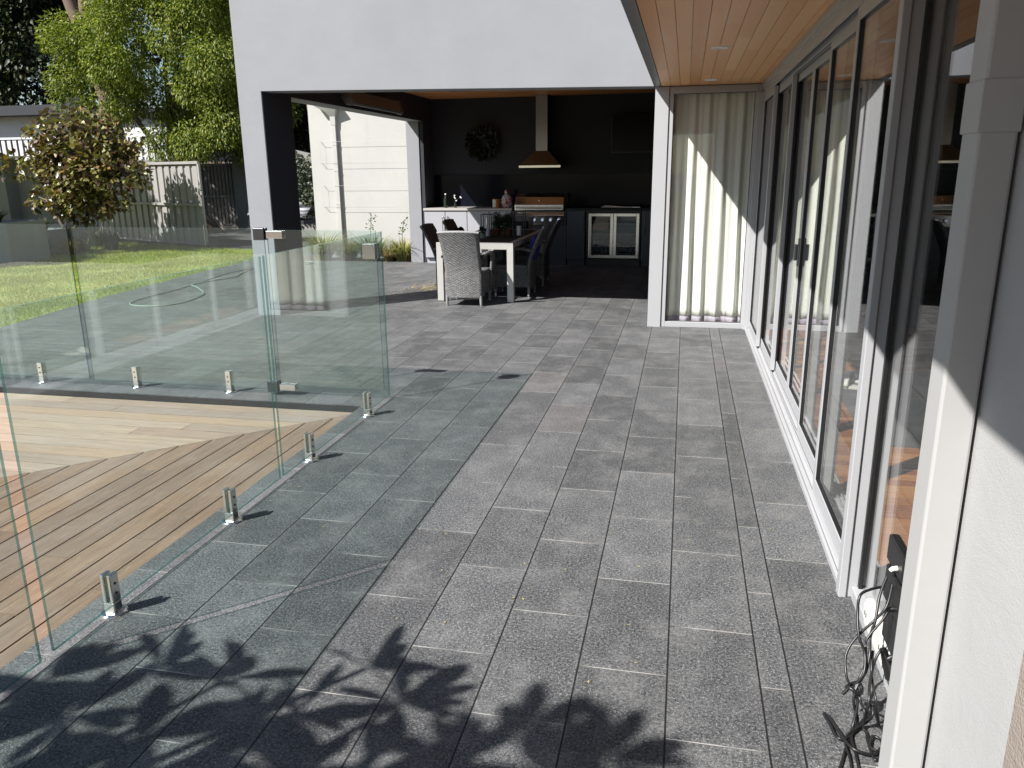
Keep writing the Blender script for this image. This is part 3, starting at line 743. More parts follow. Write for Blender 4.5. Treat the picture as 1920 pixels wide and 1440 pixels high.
cushion('cushion', 'royal blue cushion leaning on a right hand wicker chair', M['cloth_blue'], (-1.905, 10.27, .615), (R(14), 0, R(90)), .19, .18, .06)
cushion('cushion', 'black cushion on the far left wicker chair', M['cloth_black'], (-3.19, 11.28, .63), (R(14), 0, R(-90)), .2, .19, .06)
cushion('cushion', 'black cushion on the wicker chair at the far end of the table', M['cloth_black'], (-2.58, 12.29, .65), (R(14), 0, R(180)), .2, .2, .06)

# leaves and plants helpers ---------------------------------------------------
def leaf_arrays(P, D, N, L, Wd, fold=.25):
    """folded diamond leaves: P base, D direction, N normal, L length, Wd half width"""
    D = D/np.linalg.norm(D, axis=1, keepdims=True); S = np.cross(D, N); S /= np.linalg.norm(S, axis=1, keepdims=True)+1e-9; N2 = np.cross(S, D)
    L = L[:, None]; Wd = Wd[:, None]
    m = P+D*L*.45
    V = np.stack([P, m+S*Wd+N2*Wd*fold, P+D*L, m-S*Wd+N2*Wd*fold], 1).reshape(-1, 3)
    n = len(P); b = np.arange(n)*4
    F = np.concatenate([np.stack([b, b+1, b+2], 1), np.stack([b, b+2, b+3], 1)])
    return V, F
def crown(name, clumps, per, leafL, leafW, mat, parent, droop=.4, seed=1, spread=.28, flat=1.0):
    r = np.random.default_rng(seed); C = np.array([c[:3] for c in clumps]); Rr = np.array([c[3] for c in clumps]); cen = C.mean(0)
    idx = np.repeat(np.arange(len(C)), (per*(Rr/Rr.mean())**2).astype(int)); n = len(idx)
    q = r.normal(size=(n, 3)); q /= np.linalg.norm(q, axis=1, keepdims=True); q *= r.uniform(.3, 1, (n, 1))**.6
    P = C[idx]+q*Rr[idx][:, None]*np.array([1, 1, flat])
    D = q*.8+(C[idx]-cen)*.12+r.normal(size=(n, 3))*.45; D[:, 2] -= droop
    N = r.normal(size=(n, 3))*.55+np.array([-.35, -.35, .8])
    V, F = leaf_arrays(P, D, N, r.uniform(.7, 1.3, n)*leafL, r.uniform(.7, 1.2, n)*leafW)
    return npmesh(name, V, F, mat, parent)
def ellipsoid_clumps(c, rad, n, cr, seed, inner=.55, keep=None):
    r = np.random.default_rng(seed); out = []
    while len(out) < n:
        q = r.normal(size=3); q /= np.linalg.norm(q); q *= r.uniform(inner, 1)
        p = np.array(c)+q*np.array(rad)
        if keep is None or keep(p): out.append((*p, cr*r.uniform(.6, 1.35)))
    return out
def limbs(parent, base, top_targets, r0, mat, seed=1, name='trunk', bend=.15):
    rr = random.Random(seed); g = MB()
    fork = Vector(base)+(Vector(top_targets[0])-Vector(base))*.35; fork.x += rr.uniform(-bend, bend)
    g.tube([base, tuple(Vector(base).lerp(fork, .5)+Vector((rr.uniform(-bend, bend)*.4, 0, 0))), tuple(fork)], [r0*1.25, r0, r0*.85], 10)
    for t_ in top_targets:
        t_ = Vector(t_); a = Vector(fork); mid = a.lerp(t_, .5)+Vector((rr.uniform(-bend, bend), rr.uniform(-bend, bend), bend*.7))
        pts = [a-(a-Vector(base))*.05, a.lerp(mid, .5)+Vector((0, 0, bend*.3)), mid, mid.lerp(t_, .55)+Vector((rr.uniform(-bend, bend)*.5, 0, 0)), t_]
        g.tube([tuple(p) for p in pts], [r0*.62, r0*.5, r0*.38, r0*.26, r0*.12], 7)
    return obj(name, g, mat, parent)
def ribbon_clump(name, c, n, h, spread, wd, mat, parent=None, seed=1, stiff=.5, seg=5):
    r = np.random.default_rng(seed); Vs = []; Fs = []; b = 0
    a = r.uniform(0, 2*np.pi, n); R0 = r.uniform(0, 1, n)**.6*spread*.25; H = r.uniform(.6, 1.1, n)*h; out = r.uniform(.25, 1, n)*spread; w_ = r.uniform(.6, 1.2, n)*wd
    t = np.linspace(0, 1, seg+1)
    rad = R0[:, None]+out[:, None]*(t**(1.2+stiff))[None]; zz = H[:, None]*(t-(.62-stiff*.4)*t**3*r.uniform(.3, 1.3, (n, 1)))
    tw = a+r.normal(size=n)*.35
    cx = c[0]+np.cos(a)[:, None]*rad+(np.cos(tw)*0)[:, None]; cyy = c[1]+np.sin(a)[:, None]*rad
    sx, sy = -np.sin(tw), np.cos(tw); ww = w_[:, None]*(1-t**2.2)[None]+.0004
    L_ = np.stack([cx+sx[:, None]*ww, cyy+sy[:, None]*ww, c[2]+zz], 2); R_ = np.stack([cx-sx[:, None]*ww, cyy-sy[:, None]*ww, c[2]+zz], 2)
    V = np.stack([L_, R_], 2).reshape(-1, 3)
    base = (np.arange(n)*(seg+1)*2)[:, None]+np.arange(seg)[None]*2
    F = np.stack([base, base+1, base+3, base+2], 2).reshape(-1, 4)
    return npmesh(name, V, F, mat, parent)

# things on the table -----------------------------------------------------------
ZT = .7425
def pot_plant(name, label, x, y, r0, h, matp, ph, pr, nleaf, seed, square=False):
    t = thing(name, label, 'potted plant', (x, y, ZT))
    g = MB()
    g.lathe([(0, .001), (r0*.8, 0), (r0, h), (r0*1.05, h), (r0*1.05, h+.01), (r0*.9, h+.01), (r0*.88, h-.015), (0, h-.015)], (x, y, ZT), 20); obj('pot', g, matp, t)
    cl = ellipsoid_clumps((x, y, ZT+h+ph*.5), (pr, pr, ph*.5), 9, pr*.5, seed, .2)
    crown('foliage', cl, nleaf, .04, .011, M['leaf_pot'], t, .1, seed)
    return t
pot_plant('potted_plant', 'small white pot with a sprig, nearest on the table', -2.60, 10.25, .045, .085, M['ceramic'], .07, .035, 14, 5)
pot_plant('potted_plant', 'bushy green herb in a terracotta pot on the table, left one', -2.50, 10.62, .06, .09, M['terracotta'], .21, .075, 60, 6)
pot_plant('potted_plant', 'bushy green herb in a terracotta pot on the table, right one', -2.34, 10.66, .06, .09, M['terracotta'], .21, .08, 60, 8)
def lantern(x, y, w_, h, label, seed):
    t = thing('lantern', label, 'lantern', (x, y, ZT), 'black wire lanterns on the table')
    g = MB(); q = .005
    for sx in (-1, 1):
        for sy in (-1, 1): g.box(x+sx*w_-q, x+sx*w_+q, y+sy*w_-q, y+sy*w_+q, ZT, ZT+h)
    for z in (ZT, ZT+h-2*q):
        for s_ in (-1, 1):
            g.box(x-w_+q, x+w_-q, y+s_*w_-q+.0003, y+s_*w_+q-.0003, z+.0003, z+2*q-.0003); g.box(x+s_*w_-q+.0003, x+s_*w_+q-.0003, y-w_+q, y+w_-q, z+.0003, z+2*q-.0003)
    obj('frame', g, M['black'], t)
    g = MB(); g.lathe([(0, .13), (.03, .13), (.032, .128), (.032, .0)], (x, y, ZT+.001), 16); obj('candle', g, M['ceramic'], t)
lantern(-2.60, 10.52, .07, .30, 'black wire lantern on the table, left of the herb pots', 1)
lantern(-2.20, 10.70, .075, .33, 'black wire lantern on the table, right of the herb pots', 2)
g = MB(); g.box(-2.70, -2.56, 9.80, 9.92, ZT, ZT+.012); g.box(-2.69, -2.57, 9.81, 9.91, ZT+.0125, ZT+.02)
tag(obj('tray', g, M['terracotta'], bevel=.003), 'small flat brown tray at the near edge of the table', 'tray')

# ---- kitchen run: cupboards, barbecue, fridge -----------------------------------
YF = 13.65
def cupboard_run(name, label, x0, x1, doors, matd, matc, hmat, sides=True, top=.973):
    t = thing(name, label, 'cupboard', ((x0+x1)/2, YF+.3, 0))
    g = MB(); g.box(x0+.002, x1-.002, YF+.022, 14.33, .10, .935); obj('carcass', g, M['cab_dark'], t)
    g = MB(); g.box(x0+.01, x1-.01, YF+.055, 14.30, 0, .0995); obj('kickboard', g, matd, t)
    g = MB(); g.box(x0-.01, x1+.01, YF-.02, 14.334, .9355, top); obj('countertop', g, matc, t, bevel=.003)
    for a, b, hx in doors:
        g = MB(); g.box(a+.003, b-.003, YF, YF+.0215, .108, .925); d = obj('door', g, matd, t, bevel=.002)
        if hx is not None:
            g = MB(); g.tube([(hx, YF-.0005, .83), (hx, YF-.03, .83), (hx, YF-.032, .82), (hx, YF-.032, .56), (hx, YF-.03, .55), (hx, YF-.0005, .55)], .0075, 8); obj('handle', g, hmat, d)
    return t
cupboard_run('kitchen_cupboard', 'pale grey outdoor kitchen cupboards with bar handles, left of the barbecue', -4.53, -2.935,
             [(-4.53, -4.145, -4.185), (-4.14, -3.745, -4.095), (-3.74, -3.34, -3.38), (-3.335, -2.94, -3.29)], M['cab_white'], M['counter'], M['chrome'])
cupboard_run('kitchen_cupboard', 'charcoal cupboard between the barbecue and the glass door fridge', -1.975, -1.655, [(-1.97, -1.66, -1.70)], M['cab_dark'], M['counter_dark'], M['dark_steel'])
cupboard_run('kitchen_cupboard', 'charcoal cupboard right of the fridge beside the white column', -.70, -.35, [(-.695, -.355, -.64)], M['cab_dark'], M['counter_dark'], M['dark_steel'])
fr = thing('bar_fridge', 'stainless double glass door drinks fridge under the dark counter', 'fridge', (-1.16, YF+.3, 0))
g = MB(); g.box(-1.64, -.715, YF+.06, 14.3, .0, .11); g.box(-1.64, -.715, 14.22, 14.3, .1105, .93)
g.box(-1.64, -1.60, YF+.05, 14.2195, .1105, .93); g.box(-.755, -.715, YF+.05, 14.2195, .1105, .93); g.box(-1.5995, -.7555, YF+.05, 14.2195, .90, .93)
obj('cabinet', g, M['black'], fr)
g = MB(); g.box(-1.65, -.705, YF-.02, 14.334, .9355, .973); obj('countertop', g, M['counter_dark'], fr, bevel=.003)
g = MB()
for zz in (.32, .52, .70): g.box(-1.5985, -.7565, YF+.1, 14.2, zz, zz+.008)
obj('shelf', g, M['dark_steel'], fr)
for a, b in ((-1.59, -1.172), (-1.166, -.735)):
    g = MB(); w_ = .05; z0_, z1_ = .135, .888
    g.box(a, a+w_, YF-.01, YF+.045, z0_, z1_); g.box(b-w_, b, YF-.01, YF+.045, z0_, z1_); g.box(a+w_+.0005, b-w_-.0005, YF-.01, YF+.045, z0_, z0_+w_); g.box(a+w_+.0005, b-w_-.0005, YF-.01, YF+.045, z1_-w_, z1_)
    d = obj('door', g, M['steel'], fr, bevel=.003)
    g = MB(); g.box(a+w_, b-w_, YF+.005, YF+.013, z0_+w_, z1_-w_); obj('pane', g, M['pane'], d)
    g = MB(); g.tube([((a+b)/2, YF-.0105, z0_+.02), ((a+b)/2, YF-.016, z0_+.02)], .008, 10); obj('lock', g, M['black'], d)
    for zz in (.1855, .3285):
        for k_ in range(6):
            g = MB(); xx = a+.09+k_*.052; g.lathe([(.0, 0), (.022, 0), (.022, .08), (.009, .105), (.009, .12), (0, .12)], (xx, YF+.14+.02*(k_ % 2), zz+.0), 10)
            tag(obj('bottle', g, M['bottle']), 'small dark bottle standing on a fridge shelf', 'bottle', 'bottles in the glass door fridge')
bq = thing('barbecue', 'stainless steel built in barbecue with hood, wide handle and control knobs', 'barbecue', (-2.455, YF+.3, 0))
g = MB(); g.box(-2.925, -1.985, YF+.03, 14.3, 0, .66); g.box(-2.925, -1.985, YF+.02, 14.3, .6605, .93); obj('cabinet', g, M['cab_dark'], bq)
g = MB(); prof = [(YF-.02, .935), (YF-.02, 1.03), (YF+.06, 1.16), (YF+.2, 1.22), (YF+.5, 1.22), (YF+.6, 1.1), (YF+.6, .935)]
g.prism(prof, 'x', -2.88, -2.02); obj('hood', g, M['steel'], bq, bevel=.012)
g = MB(); g.tube([(-2.85, YF-.065, .985), (-2.05, YF-.065, .985)], .017, 12); g.box(-2.83, -2.80, YF-.06, YF-.021, .975, .995); g.box(-2.10, -2.07, YF-.06, YF-.021, .975, .995); obj('handle', g, M['chrome'], bq)
g = MB(); g.prism([(YF-.03, .69), (YF-.06, .86), (YF-.02, .92), (YF+.0195, .92), (YF+.0195, .69)], 'x', -2.90, -2.01); obj('control_panel', g, M['steel'], bq, bevel=.004)
for xx in (-2.80, -2.66, -2.52, -2.38, -2.24, -2.10):
    g = MB(); g.tube([(xx, YF-.045, .775), (xx, YF-.075, .78), (xx, YF-.09, .782)], [.03, .028, .024], 14); obj('knob', g, M['chrome'], bq)
g = MB(); g.tube([(-2.45, YF+.045, 1.12), (-2.45, YF+.015, 1.13)], .025, 14); obj('thermometer', g, M['chrome'], bq)
# range hood
rh = thing('range_hood', 'stainless steel range hood with tall square flue on the charcoal wall', 'range hood', (-2.46, 14.1, 1.65))
g = MB(); g.box(-2.58, -2.375, 14.05, 14.348, 1.93, 2.853); obj('flue', g, M['hood_steel'], rh, bevel=.003)
g = MB(); A = [(-2.83, 13.84, 1.69), (-2.12, 13.84, 1.69), (-2.12, 14.348, 1.69), (-2.83, 14.348, 1.69), (-2.60, 14.03, 1.9295), (-2.355, 14.03, 1.9295), (-2.355, 14.348, 1.9295), (-2.60, 14.348, 1.9295)]
g.add(A, [(0, 1, 5, 4), (1, 2, 6, 5), (2, 3, 7, 6), (3, 0, 4, 7), (4, 5, 6, 7), (3, 2, 1, 0)]); obj('canopy', g, M['hood_steel'], rh)
g = MB(); g.box(-2.84, -2.11, 13.83, 14.348, 1.648, 1.6895); obj('lip', g, M['chrome'], rh, bevel=.003)
# wreath
wr = thing('wreath', 'round dark leafy wreath hanging on the charcoal wall', 'wreath', (-3.60, 14.33, 2.09))
g = MB(); g.tube([(-3.60+.2*math.cos(a), 14.30, 2.09+.2*math.sin(a)) for a in [2*math.pi*i/24 for i in range(25)]], .03, 8, cap=False); obj('ring', g, M['bark'], wr)
r_ = np.random.default_rng(4); n = 900; a = r_.uniform(0, 2*np.pi, n); q = r_.uniform(.08, .27, n)
P = np.stack([-3.60+q*np.cos(a), 14.27+r_.normal(size=n)*.025, 2.09+q*np.sin(a)], 1)
D = np.stack([np.cos(a+r_.normal(size=n)*.7), -r_.uniform(.1, .9, n), np.sin(a+r_.normal(size=n)*.7)], 1)
V, F = leaf_arrays(P, D, np.tile([0, -1., .3], (n, 1))+r_.normal(size=(n, 3))*.4, r_.uniform(.06, .11, n), r_.uniform(.012, .022, n)); npmesh('foliage', V, F, M['leaf_wreath'], wr)
# television
t = thing('television', 'black wall mounted television high on the charcoal wall', 'television', (-.83, 14.3, 2.2))
g = MB(); g.box(-1.29, -.37, 14.24, 14.29, 1.88, 2.52); obj('body', g, M['black'], t, bevel=.005)
g = MB(); g.box(-1.28, -.38, 14.235, 14.2395, 1.90, 2.51); obj('screen', g, M['tv'], t)
g = MB(); g.box(-.95, -.7, 14.2905, 14.348, 2.1, 2.3); obj('bracket', g, M['black'], t)
# radiant heater on the beam
t = thing('patio_heater', 'long black radiant heater mounted under the left beam of the alfresco', 'heater', (-4.42, 11.3, 2.6))
g = MB(); pr = [(-4.47, 2.66), (-4.50, 2.56), (-4.44, 2.48), (-4.38, 2.47), (-4.36, 2.50), (-4.40, 2.60), (-4.41, 2.66)]
g.prism(pr, 'y', 10.33, 12.25); obj('housing', g, M['frame_dark'], t, bevel=.004)
for ya in (10.30, 12.252): g = MB(); g.prism([(x*1.0+dx, z+dz) for (x, z), (dx, dz) in zip(pr, [(-.01, .008), (-.012, 0), (-.004, -.012), (.008, -.01), (.012, 0), (.01, .004), (.008, .008)])], 'y', ya, ya+.0285); obj('end_cap', g, M['handle_grey'], t)
g = MB(); g.box(-4.5525, -4.47, 10.7, 10.76, 2.58, 2.64); g.box(-4.5525, -4.47, 11.8, 11.86, 2.58, 2.64); obj('bracket', g, M['black'], t)
# counter clutter
ZC = .9735
t = thing('bottle', 'tall dark glass bottle on the left counter', 'bottle', (-4.20, 13.9, ZC))
g = MB(); g.lathe([(0, 0), (.036, 0), (.038, .01), (.038, .135), (.034, .155), (.014, .185), (.013, .225), (0, .225)], (-4.20, 13.9, ZC), 16); obj('body', g, M['bottle'], t)
g = MB(); g.lathe([(.015, 0), (.015, .022), (0, .022)], (-4.20, 13.9, ZC+.2255), 12); obj('cap', g, M['white_plastic'], t)
t = thing('flower_vase', 'small dark vase of white flowers on the left counter', 'vase', (-4.02, 13.9, ZC))
g = MB(); g.lathe([(0, 0), (.022, 0), (.03, .04), (.02, .08), (.014, .1), (.017, .11)], (-4.02, 13.9, ZC), 14); obj('vase', g, M['bottle'], t)
g = MB()
for dx, dz in ((-.01, .21), (.0, .16), (.11, .17), (.02, .12)): g.tube([(-4.02, 13.9, ZC+.09), (-4.02+dx*.5, 13.9, ZC+.09+dz*.4), (-4.02+dx, 13.9, ZC+dz)], .002, 5)
obj('stem', g, M['leaf_pot'], t)
g = MB()
for dx, dz in ((-.01, .21), (.0, .16), (.11, .17), (.095, .185), (.02, .12), (-.012, .18)):
    g.lathe([(0, -.012), (.012, -.006), (.017, .004), (.009, .012), (0, .013)], (-4.02+dx, 13.9, ZC+dz), 8)
obj('bloom', g, M['sign_white'], t)
t = thing('canister', 'squat cream and orange canister on the counter beside the barbecue', 'canister', (-3.262, 13.9, ZC))
g = MB(); g.lathe([(0, 0), (.068, 0), (.07, .004), (.07, .145), (.066, .15), (0, .15)], (-3.262, 13.9, ZC), 24); obj('tub', g, M['orange'], t)
g = MB(); c = [(-3.262+.0715*math.cos(a), 13.9+.0715*math.sin(a)) for a in [R(165+12*i) for i in range(10)]]
g.grid([[(x, y, ZC+.012) for x, y in c], [(x, y, ZC+.138) for x, y in c]]); obj('label_band', g, M['white_plastic'], t)
# printed bag with tied neck
t = thing('bag', 'plump red and white printed bag with a tied neck standing by the barbecue', 'bag', (-3.08, 13.92, ZC))
g = MB(); rows = []
for z, rx, ry in ((0, .085, .05), (.01, .10, .06), (.08, .105, .066), (.16, .098, .06), (.205, .07, .045), (.225, .035, .03), (.245, .03, .028), (.275, .042, .036), (.30, .03, .024), (.308, .004, .004)):
    rows.append([(-3.08+rx*math.cos(q)*(1+.05*math.sin(3*q+z*40)), 13.92+ry*math.sin(q)*(1+.06*math.sin(5*q+z*30)), ZC+z) for q in [2*math.pi*i/20 for i in range(20)]])
bm_ = NT('printed_bag'); pz = bm_.pos()
cc = bm_.mix(bm_.rng(bm_.noise(pz, 21, 2, .5, .8), .50, .54), (.50, .47, .48), (.34, .035, .05))
g.grid(rows, 0, True, close=True); obj('sack', g, bm_.fin(cc, .45), t)
g = MB(); g.tube([(-3.08+.034*math.cos(q), 13.92+.031*math.sin(q), ZC+.236) for q in [2*math.pi*i/14 for i in range(15)]], .006, 6, cap=False); obj('tie', g, M['bag_red'], t)
g = MB(); g.tube([(-1.40, 13.85, ZC+.012), (-.86, 13.80, ZC+.010)], .010, 8); g.tube([(-1.36, 13.90, ZC+.03), (-.93, 13.83, ZC+.012)], .008, 8); g.tube([(-.86, 13.80, ZC+.010), (-.74, 13.79, ZC+.010)], .016, 8)
tag(obj('barbecue_tongs', g, M['steel']), 'long steel barbecue tongs lying on the dark counter above the fridge', 'tongs')

# fallen leaves on the paving
r_ = np.random.default_rng(11); n = 90
P = np.stack([-3.5+r_.normal(size=n)*.17, 10.66+r_.normal(size=n)*.28, np.full(n, .004)], 1)
D = np.stack([r_.normal(size=n), r_.normal(size=n), np.full(n, .05)], 1)
V, F = leaf_arrays(P, D, np.tile([0, 0, 1.], (n, 1))+r_.normal(size=(n, 3))*.15, r_.uniform(.04, .08, n), r_.uniform(.012, .02, n)); V[:, 2] = np.maximum(V[:, 2], .002)
o = npmesh('leaf_litter', V, F, M['petal']); tag(o, 'scatter of dry yellow leaves on the paving beside the table', 'leaf litter', kind='stuff')
n = 240
P = np.stack([r_.uniform(-2.0, .6, n), r_.uniform(2.2, 10, n), np.full(n, .002)], 1)
m_ = r_.uniform(size=n) < .35; P[m_, 0] = r_.uniform(-.9, -.35, m_.sum()); P[m_, 1] = r_.uniform(8.4, 10, m_.sum())
V, F = leaf_arrays(P, np.stack([r_.normal(size=n), r_.normal(size=n), np.full(n, .02)], 1), np.tile([0, 0, 1.], (n, 1)), r_.uniform(.008, .022, n), r_.uniform(.002, .005, n)); V[:, 2] = np.maximum(V[:, 2], .0015)
o = npmesh('paving_debris', V, F, M['petal']); tag(o, 'tiny dry flecks scattered over the dark paving', 'debris', kind='stuff')

# ================================================================ WHITE SIDE WALL, PIPE, WIRES
t = thing('side_building', 'bright white rendered side building with square downpipe beyond the alfresco', 'building', (-9, 14.6, 0))
g = MB(); g.box(-7.085, -4.862, 14.6, 18.0, -.1, 4.2); obj('wall', g, M['white_wall'], t)
g = MB(); g.box(-6.60, -6.515, 14.53, 14.599, .0, 2.47)
for z in (1.0, 1.62, 2.1): g.box(-6.604, -6.511, 14.526, 14.5995, z, z+.05)
dpp = obj('downpipe', g, M['white_wall'], t, bevel=.003)
g = MB(); rows = []
for z, x0, x1, yf in ((2.4705, -6.605, -6.51, 14.525), (2.62, -6.61, -6.505, 14.515), (2.72, -6.70, -6.47, 14.46), (2.80, -6.86, -6.41, 14.42), (2.815, -6.87, -6.40, 14.415)):
    rows.append([(x0, yf, z), (x1, yf, z), (x1, 14.5985, z), (x0, 14.5985, z)])
g.grid(rows, 0, False, close=True); obj('rainwater_head', g, M['white_wall'], dpp)
for z0_, z1_ in ((2.17, 1.77), (1.36, .955)):
    w_ = thing('wire_trellis', 'thin white wire trellis loop on the white wall, %s one' % ('upper' if z0_ > 2 else 'lower'), 'trellis', (-5.9, 14.52, z1_), 'wire trellis loops on the white wall')
    g = MB(); L_ = [(-4.9, 14.522, z0_), (-6.85, 14.522, z0_), (-6.85, 14.522, z1_), (-4.9, 14.522, z1_)]
    g.tube(L_, .002, 6); obj('wire', g, M['wire'], w_)
    g = MB()
    for p in L_+[(-5.1, 14.522, z0_)]: g.tube([p, (p[0], 14.5985, p[2])], .005, 6)
    obj('standoff', g, M['steel'], w_)
# grasses along the wall
for i, (x, y, h, sp, n, mt, lab) in enumerate([(-6.72, 14.08, .70, .55, 420, 'leaf_strap', 'tall yellow green ornamental grass clump at the left end of the white wall'),
      (-6.22, 14.05, .52, .46, 420, 'leaf_dry', 'dry straw coloured grass clump by the foot of the white wall'),
      (-5.72, 14.06, .64, .5, 420, 'leaf_wall', 'greenest grass clump by the white wall, with tall seed stems'),
      (-5.36, 14.05, .42, .42, 320, 'leaf_dry', 'low dry grass clump between two taller clumps at the white wall'),
      (-5.08, 14.02, .56, .46, 460, 'leaf_strap', 'yellow tufted grass clump beside the grey pier')]):
    t = thing('ornamental_grass', lab, 'grass clump', (x, y, -.02), 'ornamental grasses along the white wall')
    ribbon_clump('blades', (x, y, -.02), n, h, sp, .009, M[mt], t, 20+i, .25)
    if i in (2, 4):
        g = MB(); pts = [(x+.02, y, .0), (x-.02, y, h*.7), (x+.03, y-.02, h*1.3)]; g.tube(pts, .004, 5); obj('stem', g, M['leaf_mid'], t)
        cl = [(x+.02, y, h*1.1, .07), (x+.06, y, h*1.3, .06), (x-.03, y, h*.95, .06)]
        crown('stem_leaves', cl, 16, .045, .016, M['leaf_mid'], t, 0, i)
# garden hose
g = MB()
hp_ = [(-7.55, 13.2), (-7.28, 12.4), (-7.12, 11.8), (-6.98, 11.35), (-7.08, 10.9), (-7.14, 10.45), (-6.9, 10.2), (-6.5, 9.75), (-6.33, 9.4), (-6.25, 8.95), (-6.32, 8.68), (-6.52, 8.56), (-6.78, 8.62), (-6.95, 8.85), (-7.02, 9.3), (-7.06, 10.0), (-7.2, 10.9), (-7.35, 11.7), (-7.3, 12.6), (-7.0, 13.3), (-6.75, 13.55), (-6.6, 13.3), (-6.75, 13.0)]
def smooth(pts, k=6, z=.012):
    P = [Vector((*p, z)) if len(p) == 2 else Vector(p) for p in pts]; out = []
    for i in range(len(P)-1):
        p0, p1, p2, p3 = P[max(i-1, 0)], P[i], P[i+1], P[min(i+2, len(P)-1)]
        for j in range(k):
            t = j/k; out.append(.5*((2*p1)+(-p0+p2)*t+(2*p0-5*p1+4*p2-p3)*t*t+(-p0+3*p1-3*p2+p3)*t**3))
    return [tuple(p) for p in out+[P[-1]]]
g.tube(smooth(hp_), .0095, 8); tag(obj('garden_hose', g, M['hose']), 'pale green garden hose curled on the paving at the lawn edge', 'hose')

# ================================================================ CABLES AND BOXES AT THE RIGHT
for i, (x0, x1, y0, y1, z0_, z1_, lab) in enumerate([(.682, .7145, 2.30, 2.48, .393, .478, 'topmost black power pack of the stack on the window sill'),
        (.676, .7145, 2.26, 2.45, .278, .390, 'middle black power pack of the stack on the window sill'),
        (.679, .7145, 2.20, 2.42, .153, .275, 'lowest black power pack, resting on the white power board')]):
    t = thing('power_pack', lab, 'power pack', ((x0+x1)/2, (y0+y1)/2, z0_), 'black power packs stacked at the window')
    g = MB(); g.box(x0, x1, y0, y1, z0_, z1_); obj('case', g, M['black'], t, bevel=.006)
    g = MB(); g.box(x0+.008, x1-.008, y0+.008, y1-.008, z1_+.0003, z1_+.0025); obj('lid', g, M['dark_steel'], t)
    g = MB(); g.tube([(x0-.0005, y0+.05, z0_+.03), (x0-.014, y0+.048, z0_+.028), (x0-.022, y0+.046, z0_+.022)], [.009, .008, .006], 8); obj('plug', g, M['white_plastic'] if i == 0 else M['black'], t)
t = thing('power_board', 'white power board standing on the sill beneath the black power packs', 'power board', (.694, 2.42, .046))
g = MB(); g.box(.682, .7145, 2.13, 2.66, .046, .150); obj('body', g, M['white_plastic'], t, bevel=.010)
for k_ in range(5):
    g = MB(); yk = 2.17+k_*.105; g.box(.678, .6815, yk, yk+.065, .075, .130); so_ = obj('socket', g, M['ceramic'], t, bevel=.001)
    g = MB(); g.box(.6772, .6778, yk+.02, yk+.026, .095, .112); g.box(.6772, .6778, yk+.04, yk+.046, .095, .112); obj('slot', g, M['black'], so_)
KN = Vector((.555, 2.17, .115))
rc = random.Random(5)
def cable(pts, r, label, seed):
    rr = random.Random(seed); q = []
    for p in pts:
        p = Vector(p)
        if (p-KN).length < .001: p += Vector((rr.uniform(-.009, .009), rr.uniform(-.009, .009), rr.uniform(-.007, .007)))
        elif p.z > .02: p += Vector((rr.uniform(-.005, .005), rr.uniform(-.008, .008), 0))
        else: p.z = max(p.z, r+.001)
        q.append(tuple(p))
    g = MB(); g.tube(smooth(q, 8), r*.82, 8); return tag(obj('cable', g, M['black']), label, 'cable', 'tangled black cables at the window')
cable([(.66, 2.37, .345), (.607, 2.34, .352), (.576, 2.31, .343), (.567, 2.28, .298), (.573, 2.25, .245), (.582, 2.22, .202), (.576, 2.19, .158), KN, (.561, 2.15, .075), (.551, 2.125, .01), (.525, 2.057, .006), (.488, 1.954, .006), (.455, 1.878, .006)], .0052, 'black cable making the topmost arc out from the power packs', 1)
cable([(.665, 2.33, .374), (.653, 2.3, .322), (.612, 2.28, .275), (.564, 2.26, .23), (.536, 2.23, .187), (.532, 2.2, .149), (.542, 2.18, .124), KN, (.569, 2.15, .091), (.579, 2.12, .073), (.58, 2.14, .01), (.542, 2.092, .012), (.541, 2.023, .006), (.537, 1.944, .006)], .005, 'black cable bowed out furthest left before the knot', 2)
cable([(.66, 2.36, .385), (.635, 2.32, .337), (.619, 2.29, .28), (.612, 2.26, .234), (.603, 2.23, .198), (.584, 2.2, .156), KN, (.557, 2.15, .078), (.57, 2.15, .016), (.531, 2.08, .012), (.501, 2.072, .012), (.49, 2.135, .008), (.481, 2.176, .008), (.490, 2.168, .010), (.507, 2.101, .014), (.526, 2.036, .018), (.551, 2.018, .016), (.592, 2.025, .008), (.612, 2.053, .008)], .0056, 'black cable ending in the long loop lying left on the paving', 3)
cable([(.664, 2.31, .312), (.642, 2.29, .283), (.603, 2.26, .233), (.589, 2.24, .208), (.583, 2.21, .172), KN, (.57, 2.16, .097), (.594, 2.13, .086), (.595, 2.11, .065), (.588, 2.14, .02), (.55, 2.107, .018), (.519, 2.06, .014), (.521, 1.992, .007), (.512, 1.899, .006)], .0046, 'thinner black cable running straight into the knot', 4)
cable([(.646, 2.26, .197), (.632, 2.24, .201), (.615, 2.22, .175), (.6, 2.17, .139), (.582, 2.12, .101), (.581, 2.13, .02), (.588, 2.115, .008), (.584, 2.069, .008), (.588, 2.005, .007), (.61, 2.031, .008), (.621, 2.080, .012), (.6, 2.095, .014), (.582, 2.05, .016), (.597, 2.027, .018)], .005, 'black cable from the moulded plug, coiled small at its end', 5)
cable([(.611, 2.24, .198), (.605, 2.21, .166), (.611, 2.18, .134), (.611, 2.13, .096), (.630, 2.15, .012), (.637, 2.136, .008), (.62, 2.02, .006), (.61, 1.90, .006)], .0046, 'black cable hanging separately, closest to the sill', 6)
g = MB(); g.tube([(.6775, 2.262, .102), (.662, 2.262, .15), (.646, 2.26, .197), (.638, 2.25, .2)], [.017, .015, .010, .007], 10); tag(obj('cable_plug', g, M['black']), 'black moulded plug in the white power board', 'plug')
